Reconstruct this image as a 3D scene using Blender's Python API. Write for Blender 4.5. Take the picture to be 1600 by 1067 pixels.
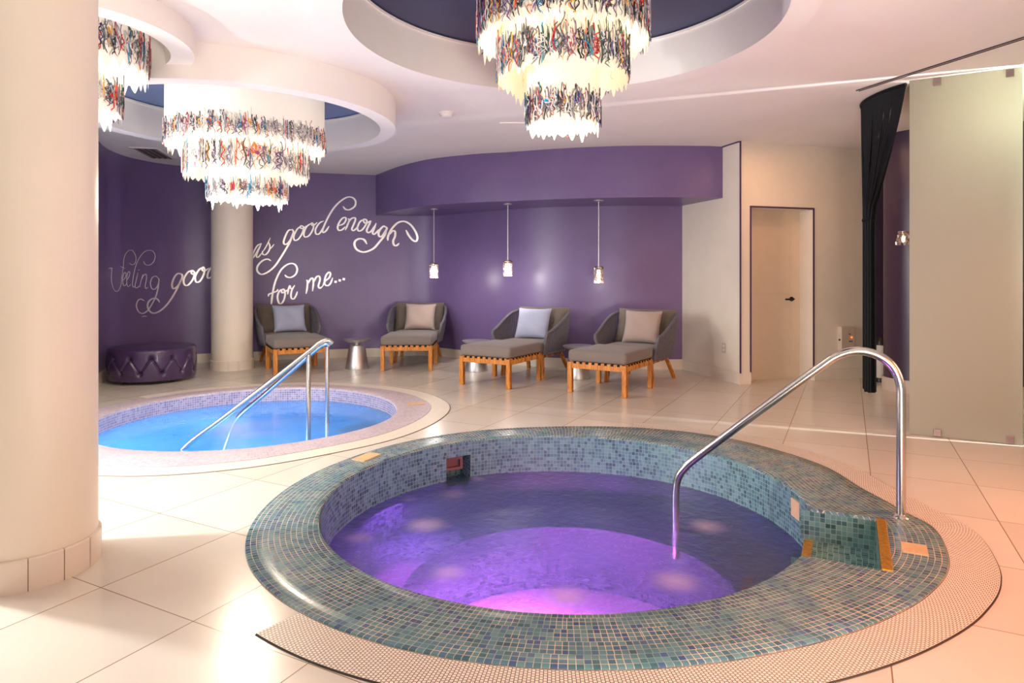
import bpy, bmesh, math, random
from math import sin, cos, pi, radians, atan2, hypot, sqrt, exp
from mathutils import Vector, Matrix
for o in list(bpy.data.objects): bpy.data.objects.remove(o)
SC = bpy.context.scene
COL = SC.collection
random.seed(7)

def lin(r, g, b):
    def f(c):
        c /= 255.0
        return c/12.92 if c <= 0.04045 else ((c+0.055)/1.055)**2.4
    return (f(r), f(g), f(b), 1.0)

# ------------------------------------------------------------------ camera
cam = bpy.data.cameras.new('camera')
cam.sensor_fit = 'HORIZONTAL'; cam.sensor_width = 36.0
cam.lens = 1020.0/1600.0*36.0
cam.shift_y = -(533.5-430.0)/1600.0
cam.clip_start = 0.05; cam.clip_end = 100
camo = bpy.data.objects.new('camera', cam); COL.objects.link(camo)
camo.location = (0, 0, 1.3); camo.rotation_euler = (pi/2, 0, 0)
SC.camera = camo

# ------------------------------------------------------------------ world, exposure
SC.view_settings.view_transform = 'Standard'; SC.view_settings.look = 'None'
SC.view_settings.gamma = 1.0; SC.view_settings.use_curve_mapping = False
SC.view_settings.exposure = 0.0
wd = bpy.data.worlds.new('world'); SC.world = wd; wd.use_nodes = True
bg = wd.node_tree.nodes['Background']
bg.inputs[0].default_value = (1.0, 0.90, 0.80, 1); bg.inputs[1].default_value = 0.5

def light(name, kind, loc, power, color, size=0.3, size_y=None, target=None, spread=None):
    l = bpy.data.lights.new(name, kind); l.energy = power; l.color = color
    if kind == 'AREA':
        l.shape = 'RECTANGLE'; l.size = size; l.size_y = size_y or size
        if spread: l.spread = spread
    else:
        l.shadow_soft_size = size
    o = bpy.data.objects.new(name, l); COL.objects.link(o); o.location = loc
    if target is not None:
        o.rotation_euler = (Vector(target)-Vector(loc)).to_track_quat('-Z', 'Y').to_euler()
    return o
H = 2.9           # ceiling height
# lamp hidden behind the big column, daylight through the left window, warm lamp light at the right, added soft fill behind the viewer
light('column_lamp', 'AREA', (-3.35, 3.02, 1.75), 64, (0.95, 0.98, 1.0), 0.09, 0.22, target=(-0.8, 3.3, 0.0))  # unseen lamp behind the column, throws its shadow across the floor
light('window_light', 'AREA', (-4.75, 3.6, 1.5), 185, (0.95, 0.98, 1.0), 2.2, 1.8, target=(-1.5, 4.4, 0.2))
light('red_lamp', 'AREA', (2.55, 1.45, 1.5), 23, (1.0, 0.19, 0.04), 0.3, 0.9, target=(1.75, 2.1, 0.0), spread=radians(130))
light('amber_fill', 'AREA', (3.45, 3.05, 1.3), 27, (1.0, 0.36, 0.16), 0.3, 0.8, target=(2.2, 4.4, 0.0))  # added fill, reddens the floor at middle right
light('rear_fill', 'AREA', (0.3, -1.6, 2.6), 30, (1.0, 0.96, 0.90), 2.5, 1.5, target=(0.3, 3.5, 0.6))  # added fill from behind the viewer, lights the column front
light('ceiling_fill', 'AREA', (1.1, 0.85, 0.30), 60, (1.0, 0.96, 0.86), 0.9, 0.9, target=(0.3, 4.8, 2.9), spread=radians(120))  # added uplight out of view, brightens the ceiling
light('changing_room_light', 'POINT', (4.08, 5.33, 2.58), 44, (1.0, 0.98, 0.90), 0.06)
light('streak_light', 'POINT', (4.83, 4.603, 1.55), 520, (0.94, 0.97, 1.0), 0.004)  # unseen light added to throw the thin streak between the panes
light('door_fill', 'AREA', (3.2, 6.9, 2.75), 10.5, (1.0, 0.52, 0.25), 1.0, 1.0, target=(3.3, 7.2, 0))  # added orange fill that warms the door wall

# ------------------------------------------------------------------ materials
MATS = {}
class NT:
    def __init__(s, name):
        s.m = bpy.data.materials.new(name); s.m.use_nodes = True
        s.t = s.m.node_tree; s.t.nodes.clear()
        s.out = s.t.nodes.new('ShaderNodeOutputMaterial'); MATS[name] = s.m
    def n(s, typ, **kw):
        nd = s.t.nodes.new('ShaderNode'+typ)
        for k, v in kw.items():
            if k.startswith('i_'):
                key = k[2:]; key = int(key) if key.isdigit() else key.replace('_', ' ')
                if hasattr(v, 'is_output'): s.t.links.new(v, nd.inputs[key])
                else: nd.inputs[key].default_value = v
            else: setattr(nd, k, v)
        return nd
    def math(s, op, a, b=0.0, c=None):
        nd = s.n('Math', operation=op)
        for i, v in enumerate((a, b) if c is None else (a, b, c)):
            if hasattr(v, 'is_output'): s.t.links.new(v, nd.inputs[i])
            else: nd.inputs[i].default_value = v
        return nd.outputs[0]
    def link(s, a, b): s.t.links.new(a, b)
    def surf(s, sock): s.t.links.new(sock, s.out.inputs['Surface'])
    def mixc(s, fac, a, b, mode='MIX'):
        nd = s.n('Mix', data_type='RGBA', blend_type=mode)
        for k, v in ((0, fac), (6, a), (7, b)):
            if hasattr(v, 'is_output'): s.t.links.new(v, nd.inputs[k])
            else: nd.inputs[k].default_value = v
        return nd.outputs[2]
    def ramp(s, fac, stops, interp='LINEAR'):
        nd = s.n('ValToRGB'); cr = nd.color_ramp; cr.interpolation = interp
        while len(cr.elements) < len(stops): cr.elements.new(0.5)
        for e, (p, c) in zip(cr.elements, stops):
            e.position = p; e.color = c
        s.t.links.new(fac, nd.inputs[0]); return nd.outputs[0]
    def bsdf(s, color, rough=0.5, metal=0.0, **kw):
        nd = s.n('BsdfPrincipled')
        for k, v in (('Base Color', color), ('Roughness', rough), ('Metallic', metal)):
            if hasattr(v, 'is_output'): s.t.links.new(v, nd.inputs[k])
            else: nd.inputs[k].default_value = v
        for k, v in kw.items():
            k = k.replace('_', ' ')
            if hasattr(v, 'is_output'): s.t.links.new(v, nd.inputs[k])
            else: nd.inputs[k].default_value = v
        return nd

def plain(name, color, rough=0.5, metal=0.0, noise=0.0, scale=8.0, bump=0.0, bscale=60.0, **kw):
    t = NT(name); c = color
    if noise:
        tc = t.n('TexCoord').outputs['Object']
        nz = t.n('TexNoise', i_Vector=tc, i_Scale=scale, i_Detail=4.0).outputs[0]
        d = tuple(x*(1-noise) for x in color[:3])+(1,); u = tuple(min(1, x*(1+noise)) for x in color[:3])+(1,)
        c = t.ramp(nz, [(0.3, d), (0.7, u)])
    b = t.bsdf(c, rough, metal, **kw)
    if bump:
        tc = t.n('TexCoord').outputs['Object']
        nz = t.n('TexNoise', i_Vector=tc, i_Scale=bscale, i_Detail=3.0).outputs[0]
        bp = t.n('Bump', i_Strength=bump, i_Distance=0.01, i_Height=nz); t.link(bp.outputs[0], b.inputs['Normal'])
    t.surf(b.outputs[0]); return t.m

plain('ceiling_paint', lin(242, 236, 230), 0.75, noise=0.02, scale=2.0)
plain('cream_paint', lin(232, 220, 203), 0.5, noise=0.03, scale=3.0, bump=0.03)
plain('column_paint', lin(234, 222, 204), 0.45, noise=0.02, scale=3.0)
plain('purple_paint', lin(110, 91, 136), 0.36, noise=0.06, scale=2.5, bump=0.015, bscale=9.0, Specular_IOR_Level=0.55)
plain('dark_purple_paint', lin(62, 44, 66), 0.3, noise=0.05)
plain('purple_trim', lin(74, 52, 92), 0.4, noise=0.03)
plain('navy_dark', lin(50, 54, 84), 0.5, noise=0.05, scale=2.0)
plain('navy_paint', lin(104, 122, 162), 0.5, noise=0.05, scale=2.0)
plain('silver_letter', lin(246, 240, 242), 0.30, 0.5, noise=0.02)
plain('steel', lin(205, 203, 200), 0.2, 1.0, noise=0.02, scale=20)
plain('brushed_aluminium', lin(206, 204, 204), 0.42, 1.0, noise=0.04, scale=14)
plain('dark_metal', lin(52, 50, 50), 0.35, 0.9, noise=0.03)
plain('gold_tile', lin(186, 136, 42), 0.3, 0.5, noise=0.35, scale=60)
plain('beige_tile', lin(206, 172, 128), 0.45, noise=0.08, scale=30)
plain('white_plastic', lin(235, 230, 222), 0.4, noise=0.02)
plain('cream_plastic', lin(206, 188, 170), 0.45, noise=0.02)
plain('skimmer_plastic', lin(112, 74, 60), 0.5, noise=0.05)
plain('black_cord', lin(13, 13, 14), 0.6, noise=0.1, scale=50, Specular_IOR_Level=0.2)
plain('clip_metal', lin(156, 136, 132), 0.4, 0.8, noise=0.03)
plain('rope', lin(104, 101, 110), 0.75, noise=0.25, scale=70, bump=0.5, bscale=160)
plain('seat_fabric', lin(122, 110, 104), 0.9, noise=0.10, scale=120, bump=0.25, bscale=260, Sheen_Weight=0.2)
plain('back_fabric', lin(108, 96, 86), 0.9, noise=0.12, scale=90, bump=0.3, bscale=220, Sheen_Weight=0.2)
plain('blue_fabric', lin(172, 178, 202), 0.9, noise=0.06, scale=110, bump=0.25, bscale=260, Sheen_Weight=0.3)
plain('taupe_fabric', lin(172, 153, 143), 0.9, noise=0.06, scale=110, bump=0.25, bscale=260, Sheen_Weight=0.3)
plain('purple_leather', lin(62, 42, 78), 0.3, noise=0.15, scale=14, bump=0.12, bscale=55, Coat_Weight=0.15)
plain('leather_button', lin(36, 22, 46), 0.55, noise=0.1)
plain('door_paint', lin(226, 204, 180), 0.45, noise=0.02)
plain('vent_grey', lin(120, 108, 98), 0.5, noise=0.05)
plain('vent_dark', lin(58, 52, 48), 0.7, noise=0.05)
plain('bin_white', lin(205, 196, 186), 0.3, noise=0.03)

def wood():
    t = NT('teak'); tc = t.n('TexCoord').outputs['Object']
    mp = t.n('Mapping', i_Vector=tc); mp.inputs['Scale'].default_value = (9, 9, 2.2)
    nz = t.n('TexNoise', i_Vector=mp.outputs[0], i_Scale=3.0, i_Detail=5.0, i_Distortion=1.2).outputs[0]
    wv = t.n('TexWave', i_Vector=mp.outputs[0], i_Scale=2.6, i_Distortion=6.0, i_Detail=3.0).outputs[0]
    f = t.math('ADD', t.math('MULTIPLY', nz, 0.6), t.math('MULTIPLY', wv, 0.4))
    c = t.ramp(f, [(0.25, lin(140, 72, 16)), (0.55, lin(204, 124, 36)), (0.8, lin(232, 168, 74))])
    b = t.bsdf(c, 0.42); t.surf(b.outputs[0])
wood()

def floor_tiles():
    t = NT('floor_tile'); tc = t.n('TexCoord').outputs['Object']
    a = radians(27.3)
    sep = t.n('SeparateXYZ', i_0=tc)
    x, y = sep.outputs[0], sep.outputs[1]
    u = t.math('ADD', t.math('MULTIPLY', x, sin(a)), t.math('MULTIPLY', y, cos(a)))
    v = t.math('SUBTRACT', t.math('MULTIPLY', x, cos(a)), t.math('MULTIPLY', y, sin(a)))
    un = t.math('DIVIDE', t.math('SUBTRACT', u, 1.63-0.655*20), 0.655)
    vn = t.math('DIVIDE', t.math('SUBTRACT', v, 0.125-0.5785*20), 0.5785)
    def edge(q, w):
        f = t.math('FRACT', q); return t.math('LESS_THAN', t.math('MINIMUM', f, t.math('SUBTRACT', 1.0, f)), w)
    g = t.math('MAXIMUM', edge(un, 0.0032), edge(vn, 0.0042))
    cell = t.n('CombineXYZ', i_0=t.math('FLOOR', un), i_1=t.math('FLOOR', vn))
    wn = t.n('TexWhiteNoise', i_Vector=cell.outputs[0]).outputs[0]
    nz = t.n('TexNoise', i_Vector=tc, i_Scale=2.2, i_Detail=5.0).outputs[0]
    k = t.math('ADD', t.math('MULTIPLY', wn, 0.45), t.math('MULTIPLY', nz, 0.55))
    c = t.ramp(k, [(0.2, lin(207, 196, 180)), (0.8, lin(219, 209, 194))])
    c = t.mixc(g, c, lin(140, 112, 84))
    b = t.bsdf(c, 0.22, Specular_IOR_Level=0.45)
    bp = t.n('Bump', i_Strength=0.25, i_Distance=0.004, i_Height=t.math('SUBTRACT', 1.0, g)); t.link(bp.outputs[0], b.inputs['Normal'])
    t.surf(b.outputs[0])
floor_tiles()

def mosaic(name, stops, grout, size, g=0.13, rough=0.16, spec=0.6, stagger=0.0, grout2=None):
    t = NT(name); uv = t.n('UVMap').outputs[0]
    sc = t.n('VectorMath', operation='DIVIDE', i_0=uv, i_1=(size, size, 1)).outputs[0]
    if stagger:
        s0 = t.n('SeparateXYZ', i_0=sc)
        rowid = t.math('FLOOR', s0.outputs[1])
        blk = t.math('FLOOR', t.math('DIVIDE', s0.outputs[0], 11.3))
        off = t.n('TexWhiteNoise', i_Vector=t.n('CombineXYZ', i_0=t.math('FLOOR', t.math('DIVIDE', rowid, 3.0)), i_1=blk).outputs[0]).outputs[0]
        sc = t.n('CombineXYZ', i_0=t.math('ADD', s0.outputs[0], t.math('MULTIPLY', off, stagger)), i_1=s0.outputs[1]).outputs[0]
    fl = t.n('VectorMath', operation='FLOOR', i_0=sc).outputs[0]
    sep = t.n('SeparateXYZ', i_0=sc)
    def edge(q):
        f = t.math('FRACT', q); return t.math('LESS_THAN', t.math('MINIMUM', f, t.math('SUBTRACT', 1.0, f)), g*0.5)
    gr = t.math('MAXIMUM', edge(sep.outputs[0]), edge(sep.outputs[1]))
    wn = t.n('TexWhiteNoise', i_Vector=fl)
    big = t.n('TexNoise', i_Vector=uv, i_Scale=3.0, i_Detail=2.0).outputs[0]
    k = t.math('ADD', t.math('MULTIPLY', wn.outputs[0], 0.8), t.math('MULTIPLY', big, 0.25))
    c = t.ramp(k, stops)
    if grout2:
        gn = t.n('TexNoise', i_Vector=uv, i_Scale=7.0, i_Detail=3.0).outputs[0]
        grout = t.ramp(gn, [(0.36, grout2), (0.58, grout)])
    c = t.mixc(gr, c, grout)
    r = t.math('ADD', t.math('MULTIPLY', gr, 0.5), rough)
    b = t.bsdf(c, r, Specular_IOR_Level=spec)
    h = t.math('ADD', t.math('SUBTRACT', 1.0, gr), t.math('MULTIPLY', wn.outputs[0], 0.3))
    bp = t.n('Bump', i_Strength=0.35, i_Distance=0.003, i_Height=h); t.link(bp.outputs[0], b.inputs['Normal'])
    t.surf(b.outputs[0])
mosaic('teal_mosaic', [(0.02, lin(42, 70, 84)), (0.25, lin(72, 108, 116)), (0.5, lin(100, 136, 138)), (0.72, lin(84, 118, 130)), (0.88, lin(68, 92, 126)), (1.0, lin(44, 62, 102))], lin(214, 190, 158), 0.0265, g=0.10, rough=0.24, spec=0.4, stagger=0.5, grout2=lin(124, 142, 138))
mosaic('deep_mosaic', [(0.02, lin(36, 66, 72)), (0.3, lin(64, 102, 102)), (0.55, lin(106, 146, 140)), (0.8, lin(80, 120, 120)), (1.0, lin(54, 84, 104))], lin(132, 150, 142), 0.0265, g=0.11, rough=0.2, stagger=0.6)
mosaic('pale_mosaic', [(0.0, lin(190, 196, 204)), (0.5, lin(206, 212, 216)), (1.0, lin(220, 224, 228))], lin(190, 196, 200), 0.03, rough=0.4)
mosaic('lavender_mosaic', [(0.0, lin(150, 138, 160)), (0.5, lin(176, 160, 172)), (1.0, lin(196, 176, 178))], lin(206, 190, 184), 0.022, rough=0.35, spec=0.4)
mosaic('blue_mosaic', [(0.0, lin(124, 116, 150)), (0.5, lin(152, 142, 168)), (1.0, lin(178, 166, 186))], lin(204, 194, 204), 0.024, rough=0.25)
mosaic('pool_blue', [(0.0, lin(60, 168, 226)), (0.5, lin(84, 186, 236)), (1.0, lin(112, 202, 244))], lin(150, 214, 244), 0.03, rough=0.4)

def grate():
    t = NT('grate_plastic'); uv = t.n('UVMap').outputs[0]
    br = t.n('TexBrick', i_Vector=uv, i_Scale=1.0, offset=0.5, offset_frequency=2)
    br.inputs['Brick Width'].default_value = 0.0135; br.inputs['Row Height'].default_value = 0.0135
    br.inputs['Mortar Size'].default_value = 0.0013; br.inputs['Mortar Smooth'].default_value = 0.05
    br.inputs['Color1'].default_value = lin(244, 230, 212); br.inputs['Color2'].default_value = lin(236, 222, 204)
    br.inputs['Mortar'].default_value = lin(92, 68, 52)
    b = t.bsdf(br.outputs[0], 0.4)
    bp = t.n('Bump', i_Strength=0.6, i_Distance=0.004, i_Height=t.math('SUBTRACT', 1.0, br.outputs[1])); t.link(bp.outputs[0], b.inputs['Normal'])
    t.surf(b.outputs[0])
grate()

def water(name, tint, murk, murk_amt, foam=(), bump=0.12, bscale=9.0, groug=0.12):
    # clear sheet that lets the lamps below shine through, with cloudy bubbles in it
    t = NT(name)
    tc = t.n('TexCoord').outputs['Object']
    nz = t.n('TexNoise', i_Vector=tc, i_Scale=bscale, i_Detail=3.0, i_Distortion=0.4).outputs[0]
    bp = t.n('Bump', i_Strength=bump, i_Distance=0.03, i_Height=nz).outputs[0]
    tr = t.n('BsdfTransparent', i_Color=tint).outputs[0]
    df = t.n('BsdfDiffuse', i_Color=murk).outputs[0]
    tl = t.n('BsdfTranslucent', i_Color=murk).outputs[0]
    cl = t.n('MixShader', i_Fac=0.55, i_1=df, i_2=tl).outputs[0]
    cloud = t.n('TexNoise', i_Vector=tc, i_Scale=2.4, i_Detail=3.0).outputs[0]
    amt = t.math('ADD', t.math('MULTIPLY', cloud, 0.25), murk_amt-0.12)
    body = t.n('MixShader', i_Fac=amt, i_1=tr, i_2=cl).outputs[0]
    if foam:
        acc = None
        for (x, y, r, s) in foam:
            d = t.n('VectorMath', operation='DISTANCE', i_0=tc, i_1=(x, y, 0)).outputs['Value']
            mr = t.n('MapRange', interpolation_type='SMOOTHSTEP', i_0=d, i_1=r, i_2=0.0, i_3=0.0, i_4=s).outputs[0]
            acc = mr if acc is None else t.math('MAXIMUM', acc, mr)
        fd = t.n('BsdfDiffuse', i_Color=lin(188, 168, 184)).outputs[0]
        ft = t.n('BsdfTranslucent', i_Color=lin(232, 214, 218)).outputs[0]
        fm = t.n('MixShader', i_Fac=0.06, i_1=fd, i_2=ft).outputs[0]
        body = t.n('MixShader', i_Fac=acc, i_1=body, i_2=fm).outputs[0]
    gl = t.n('BsdfGlossy', i_Color=(1, 1, 1, 1), i_Roughness=groug, i_Normal=bp).outputs[0]
    fr = t.n('Fresnel', i_IOR=1.30, i_Normal=bp).outputs[0]
    t.surf(t.n('MixShader', i_Fac=fr, i_1=body, i_2=gl).outputs[0])

def frosted():
    t = NT('frosted_glass')
    tl = t.n('BsdfTranslucent', i_Color=lin(216, 217, 200)).outputs[0]
    df = t.n('BsdfDiffuse', i_Color=lin(190, 184, 168)).outputs[0]
    a = t.n('MixShader', i_Fac=0.5, i_1=tl, i_2=df).outputs[0]
    gl = t.n('BsdfGlossy', i_Color=(1, 1, 1, 1), i_Roughness=0.42).outputs[0]
    fr = t.n('Fresnel', i_IOR=1.4).outputs[0]
    t.surf(t.n('MixShader', i_Fac=fr, i_1=a, i_2=gl).outputs[0])
frosted()
def glass_edge():
    t = NT('green_glass')
    tl = t.n('BsdfTranslucent', i_Color=lin(120, 190, 165)).outputs[0]
    gl = t.n('BsdfGlossy', i_Color=(1, 1, 1, 1), i_Roughness=0.1).outputs[0]
    df = t.n('BsdfDiffuse', i_Color=lin(120, 180, 160)).outputs[0]
    a = t.n('MixShader', i_Fac=0.5, i_1=tl, i_2=df).outputs[0]
    t.surf(t.n('MixShader', i_Fac=0.12, i_1=a, i_2=gl).outputs[0])
glass_edge()

def shade(name, col, em_out, em_in, emcol):
    # a lit resin drum: gives off light, brighter on the inside around the bulbs
    t = NT(name)
    geo = t.n('NewGeometry').outputs['Backfacing']
    tc = t.n('TexCoord').outputs['Object']
    nz = t.n('TexNoise', i_Vector=tc, i_Scale=5.0, i_Detail=2.0).outputs[0]
    st = t.math('ADD', t.math('MULTIPLY', geo, em_in-em_out), em_out)
    st = t.math('MULTIPLY', st, t.math('ADD', 0.75, t.math('MULTIPLY', nz, 0.5)))
    b = t.bsdf(col, 0.35, Emission_Color=emcol, Emission_Strength=st)
    t.surf(b.outputs[0])
shade('drum_resin', lin(238, 228, 208), 0.26, 0.38, lin(255, 232, 190))
shade('drum_resin_bright', lin(240, 234, 224), 0.32, 0.5, lin(255, 238, 212))
def paint_strands(name, boost):
    t = NT(name)
    at = t.n('VertexColor', layer_name='paint').outputs[0]
    b = t.bsdf(at, 0.25, Emission_Color=at, Emission_Strength=boost, Specular_IOR_Level=0.6)
    t.surf(b.outputs[0])
paint_strands('drip_paint', 0.0)
def emis(name, col, st):
    t = NT(name); e = t.n('Emission', i_Color=col, i_Strength=st); t.surf(e.outputs[0])
emis('bulb_glow', lin(255, 236, 205), 14.0)
emis('pendant_glow', lin(255, 244, 236), 30.0)
emis('pendant_dim_glow', lin(255, 222, 190), 5.0)
emis('red_led', lin(255, 70, 20), 8.0)
emis('cove_glow', lin(255, 240, 220), 1.6)
emis('magenta_lens', lin(255, 90, 235), 6.0)
emis('cyan_lens', lin(150, 220, 255), 6.0)
def crystal():
    t = NT('crystal')
    tc = t.n('TexCoord').outputs['Object']
    vo = t.n('TexVoronoi', i_Vector=tc, i_Scale=45.0)
    c = t.ramp(vo.outputs[0], [(0.1, lin(255, 250, 244)), (0.5, lin(190, 170, 160)), (0.8, lin(80, 62, 56))])
    b = t.n('BsdfGlossy', i_Color=c, i_Roughness=0.15).outputs[0]
    tr = t.n('BsdfTransparent', i_Color=(1, 1, 1, 1)).outputs[0]
    d = t.n('BsdfDiffuse', i_Color=c).outputs[0]
    a = t.n('MixShader', i_Fac=0.5, i_1=b, i_2=d).outputs[0]
    t.surf(t.n('MixShader', i_Fac=0.45, i_1=a, i_2=tr).outputs[0])
crystal()
M = MATS

# ------------------------------------------------------------------ mesh helpers
class MB:
    def __init__(s): s.v = []; s.f = []; s.uv = []; s.col = []
    def add(s, vs, fs, uvs=None, col=None):
        n = len(s.v); s.v += [tuple(v) for v in vs]
        for i, f in enumerate(fs):
            s.f.append(tuple(n+k for k in f)); s.uv.append(uvs[i] if uvs else None); s.col.append(col)
        return s
    def box(s, c, d, rz=0.0, taper=1.0):
        x, y, z = (k/2 for k in d); V = []
        for sz in (-1, 1):
            for sx, sy in ((-1, -1), (1, -1), (1, 1), (-1, 1)):
                k = taper if sz < 0 else 1.0
                px, py = sx*x*k, sy*y*k
                V.append((c[0]+px*cos(rz)-py*sin(rz), c[1]+px*sin(rz)+py*cos(rz), c[2]+sz*z))
        return s.add(V, [(3, 2, 1, 0), (4, 5, 6, 7), (0, 1, 5, 4), (1, 2, 6, 5), (2, 3, 7, 6), (3, 0, 4, 7)])
    def bar(s, a, b, w, h=None):
        # square bar from a to b, ends cut level when it leans
        h = h or w; a = Vector(a); b = Vector(b); d = b-a
        if abs(d.z) > hypot(d.x, d.y): X, Y = Vector((1, 0, 0)), Vector((0, 1, 0))
        else:
            X = Vector((-d.y, d.x, 0)).normalized(); Y = Vector((0, 0, 1))
        V = []
        for p in (a, b):
            for sx, sy in ((-1, -1), (1, -1), (1, 1), (-1, 1)): V.append(p+X*sx*w/2+Y*sy*h/2)
        return s.add(V, [(3, 2, 1, 0), (4, 5, 6, 7), (0, 1, 5, 4), (1, 2, 6, 5), (2, 3, 7, 6), (3, 0, 4, 7)])
    def lathe(s, prof, n=40, c=(0, 0, 0), close=False, a0=0.0, a1=2*pi):
        full = abs(a1-a0-2*pi) < 1e-6; m = n if full else n+1; V = []
        for i in range(m):
            a = a0+(a1-a0)*i/n
            for r, z in prof: V.append((c[0]+r*cos(a), c[1]+r*sin(a), c[2]+z))
        k = len(prof); F = []
        for i in range(n):
            j = (i+1) % m
            for q in range(k if close else k-1):
                q2 = (q+1) % k
                F.append((i*k+q, j*k+q, j*k+q2, i*k+q2))
        return s.add(V, F)
    def tube(s, pts, r, n=10, closed=False, flat=1.0, col=None, up=None):
        P = [Vector(p) for p in pts]; N = len(P); V = []; prev = None
        R = r if isinstance(r, (list, tuple)) else [r]*N
        for i in range(N):
            if closed: t = P[(i+1) % N]-P[i-1]
            else: t = P[min(i+1, N-1)]-P[max(i-1, 0)]
            if t.length < 1e-9: t = Vector((0, 0, 1))
            t.normalize()
            if prev is None:
                ref = Vector(up) if up else (Vector((0, 0, 1)) if abs(t.z) < 0.9 else Vector((1, 0, 0)))
                x = t.cross(ref).normalized()
            else:
                x = (prev-t*prev.dot(t))
                if x.length < 1e-6: x = t.orthogonal()
                x.normalize()
            prev = x; y = t.cross(x)
            for k in range(n):
                a = 2*pi*k/n; V.append(P[i]+x*cos(a)*R[i]+y*sin(a)*R[i]*flat)
        F = []
        for i in range(N if closed else N-1):
            j = (i+1) % N
            for k in range(n): F.append((i*n+k, i*n+(k+1) % n, j*n+(k+1) % n, j*n+k))
        if not closed:
            F.append(tuple(range(n-1, -1, -1))); F.append(tuple((N-1)*n+k for k in range(n)))
        return s.add(V, F, col=col)
    def disc(s, c, r, n=24, up=True):
        V = [(c[0]+r*cos(2*pi*i/n), c[1]+r*sin(2*pi*i/n), c[2]) for i in range(n)]
        return s.add(V, [tuple(range(n)) if up else tuple(range(n-1, -1, -1))])
    def prism(s, poly, z0, z1):
        n = len(poly); V = [(x, y, z0) for x, y in poly]+[(x, y, z1) for x, y in poly]
        F = [tuple(range(n-1, -1, -1)), tuple(range(n, 2*n))]+[(i, (i+1) % n, n+(i+1) % n, n+i) for i in range(n)]
        return s.add(V, F)
    def build(s, name, mat, parent=None, smooth=35, bevel=0.0, segs=2, fixn=True, loc=None):
        me = bpy.data.meshes.new(name); me.from_pydata(s.v, [], s.f)
        if any(u is not None for u in s.uv):
            L = me.uv_layers.new(name='UVMap'); k = 0
            for f, u in zip(s.f, s.uv):
                for j in range(len(f)):
                    if u is not None: L.data[k].uv = u[j]
                    k += 1
        if any(c is not None for c in s.col):
            A = me.color_attributes.new('paint', 'FLOAT_COLOR', 'CORNER'); k = 0
            for f, c in zip(s.f, s.col):
                for j in range(len(f)):
                    A.data[k].color = c or (1, 1, 1, 1); k += 1
        if fixn and not any(u is not None for u in s.uv):
            b = bmesh.new(); b.from_mesh(me); bmesh.ops.recalc_face_normals(b, faces=b.faces); b.to_mesh(me); b.free()
        me.materials.append(M[mat] if isinstance(mat, str) else mat)
        if smooth:
            me.polygons.foreach_set('use_smooth', [True]*len(me.polygons))
            me.set_sharp_from_angle(angle=radians(smooth))
        me.update()
        o = bpy.data.objects.new(name, me); COL.objects.link(o)
        if parent is not None: o.parent = parent
        if loc: o.location = loc
        if bevel:
            m = o.modifiers.new('bevel', 'BEVEL'); m.width = bevel; m.segments = segs; m.limit_method = 'ANGLE'; m.angle_limit = radians(40)
        return o

def struct(o): o['kind'] = 'structure'; return o
def tag(o, label, cat, group=None, kind=None):
    o['label'] = label; o['category'] = cat
    if group: o['group'] = group
    if kind: o['kind'] = kind
    return o
def thing(name, label, cat, loc, rz=0.0, group=None):
    o = bpy.data.objects.new(name, None); COL.objects.link(o); o.empty_display_size = 0.1
    o.location = loc; o.rotation_euler = (0, 0, rz)
    return tag(o, label, cat, group)
def copy_tree(o, parent=None):
    c = o.copy(); COL.objects.link(c); c.parent = parent
    for ch in list(o.children): copy_tree(ch, c)
    return c
def crv(P, n=8, closed=False):
    P = [Vector(p) for p in P]; N = len(P); out = []
    for i in range(N if closed else N-1):
        p1, p2 = P[i], P[(i+1) % N]
        p0 = P[i-1] if (i or closed) else p1*2-p2
        p3 = P[(i+2) % N] if (closed or i+2 < N) else p2*2-p1
        for k in range(n):
            t = k/n
            out.append(0.5*((2*p1)+(p2-p0)*t+(2*p0-5*p1+4*p2-p3)*t*t+(3*p1-p0-3*p2+p3)*t**3))
    if not closed: out.append(P[-1])
    return out
def offset(line, d):
    # shift an open plan polyline to its left by d
    out = []
    for i in range(len(line)):
        a = Vector(line[max(i-1, 0)][:2]); b = Vector(line[min(i+1, len(line)-1)][:2]); t = (b-a).normalized()
        out.append((line[i][0]-t.y*d, line[i][1]+t.x*d))
    return out
def strip(line, z0, z1, th):
    # upright solid band along a plan line; its seen face is the line, its back is th to the left
    B = offset(line, th); n = len(line); m = MB()
    V = [(x, y, z0) for x, y in line]+[(x, y, z1) for x, y in line]+[(x, y, z0) for x, y in B]+[(x, y, z1) for x, y in B]
    F = []
    for i in range(n-1):
        F += [(i, i+1, n+i+1, n+i), (2*n+i+1, 2*n+i, 3*n+i, 3*n+i+1), (n+i, n+i+1, 3*n+i+1, 3*n+i), (i+1, i, 2*n+i, 2*n+i+1)]
    F += [(0, n, 3*n, 2*n), (n-1, 3*n-1, 4*n-1, 2*n-1)]
    return m.add(V, F)
def polar(table):
    T = sorted((a % 360, r) for a, r in table); N = len(T)
    def f(a):
        a = math.degrees(a) % 360
        for i in range(N):
            a1, r1 = T[i]; a2, r2 = T[(i+1) % N]
            if i == N-1: a2 += 360
            x = a if a >= T[0][0] else a+360
            if a1 <= x <= a2:
                r0 = T[i-1][1]; r3 = T[(i+2) % N][1]; t = (x-a1)/(a2-a1)
                return 0.5*((2*r1)+(r2-r0)*t+(2*r0-5*r1+4*r2-r3)*t*t+(3*r1-r0-3*r2+r3)*t**3)
    return f
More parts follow.
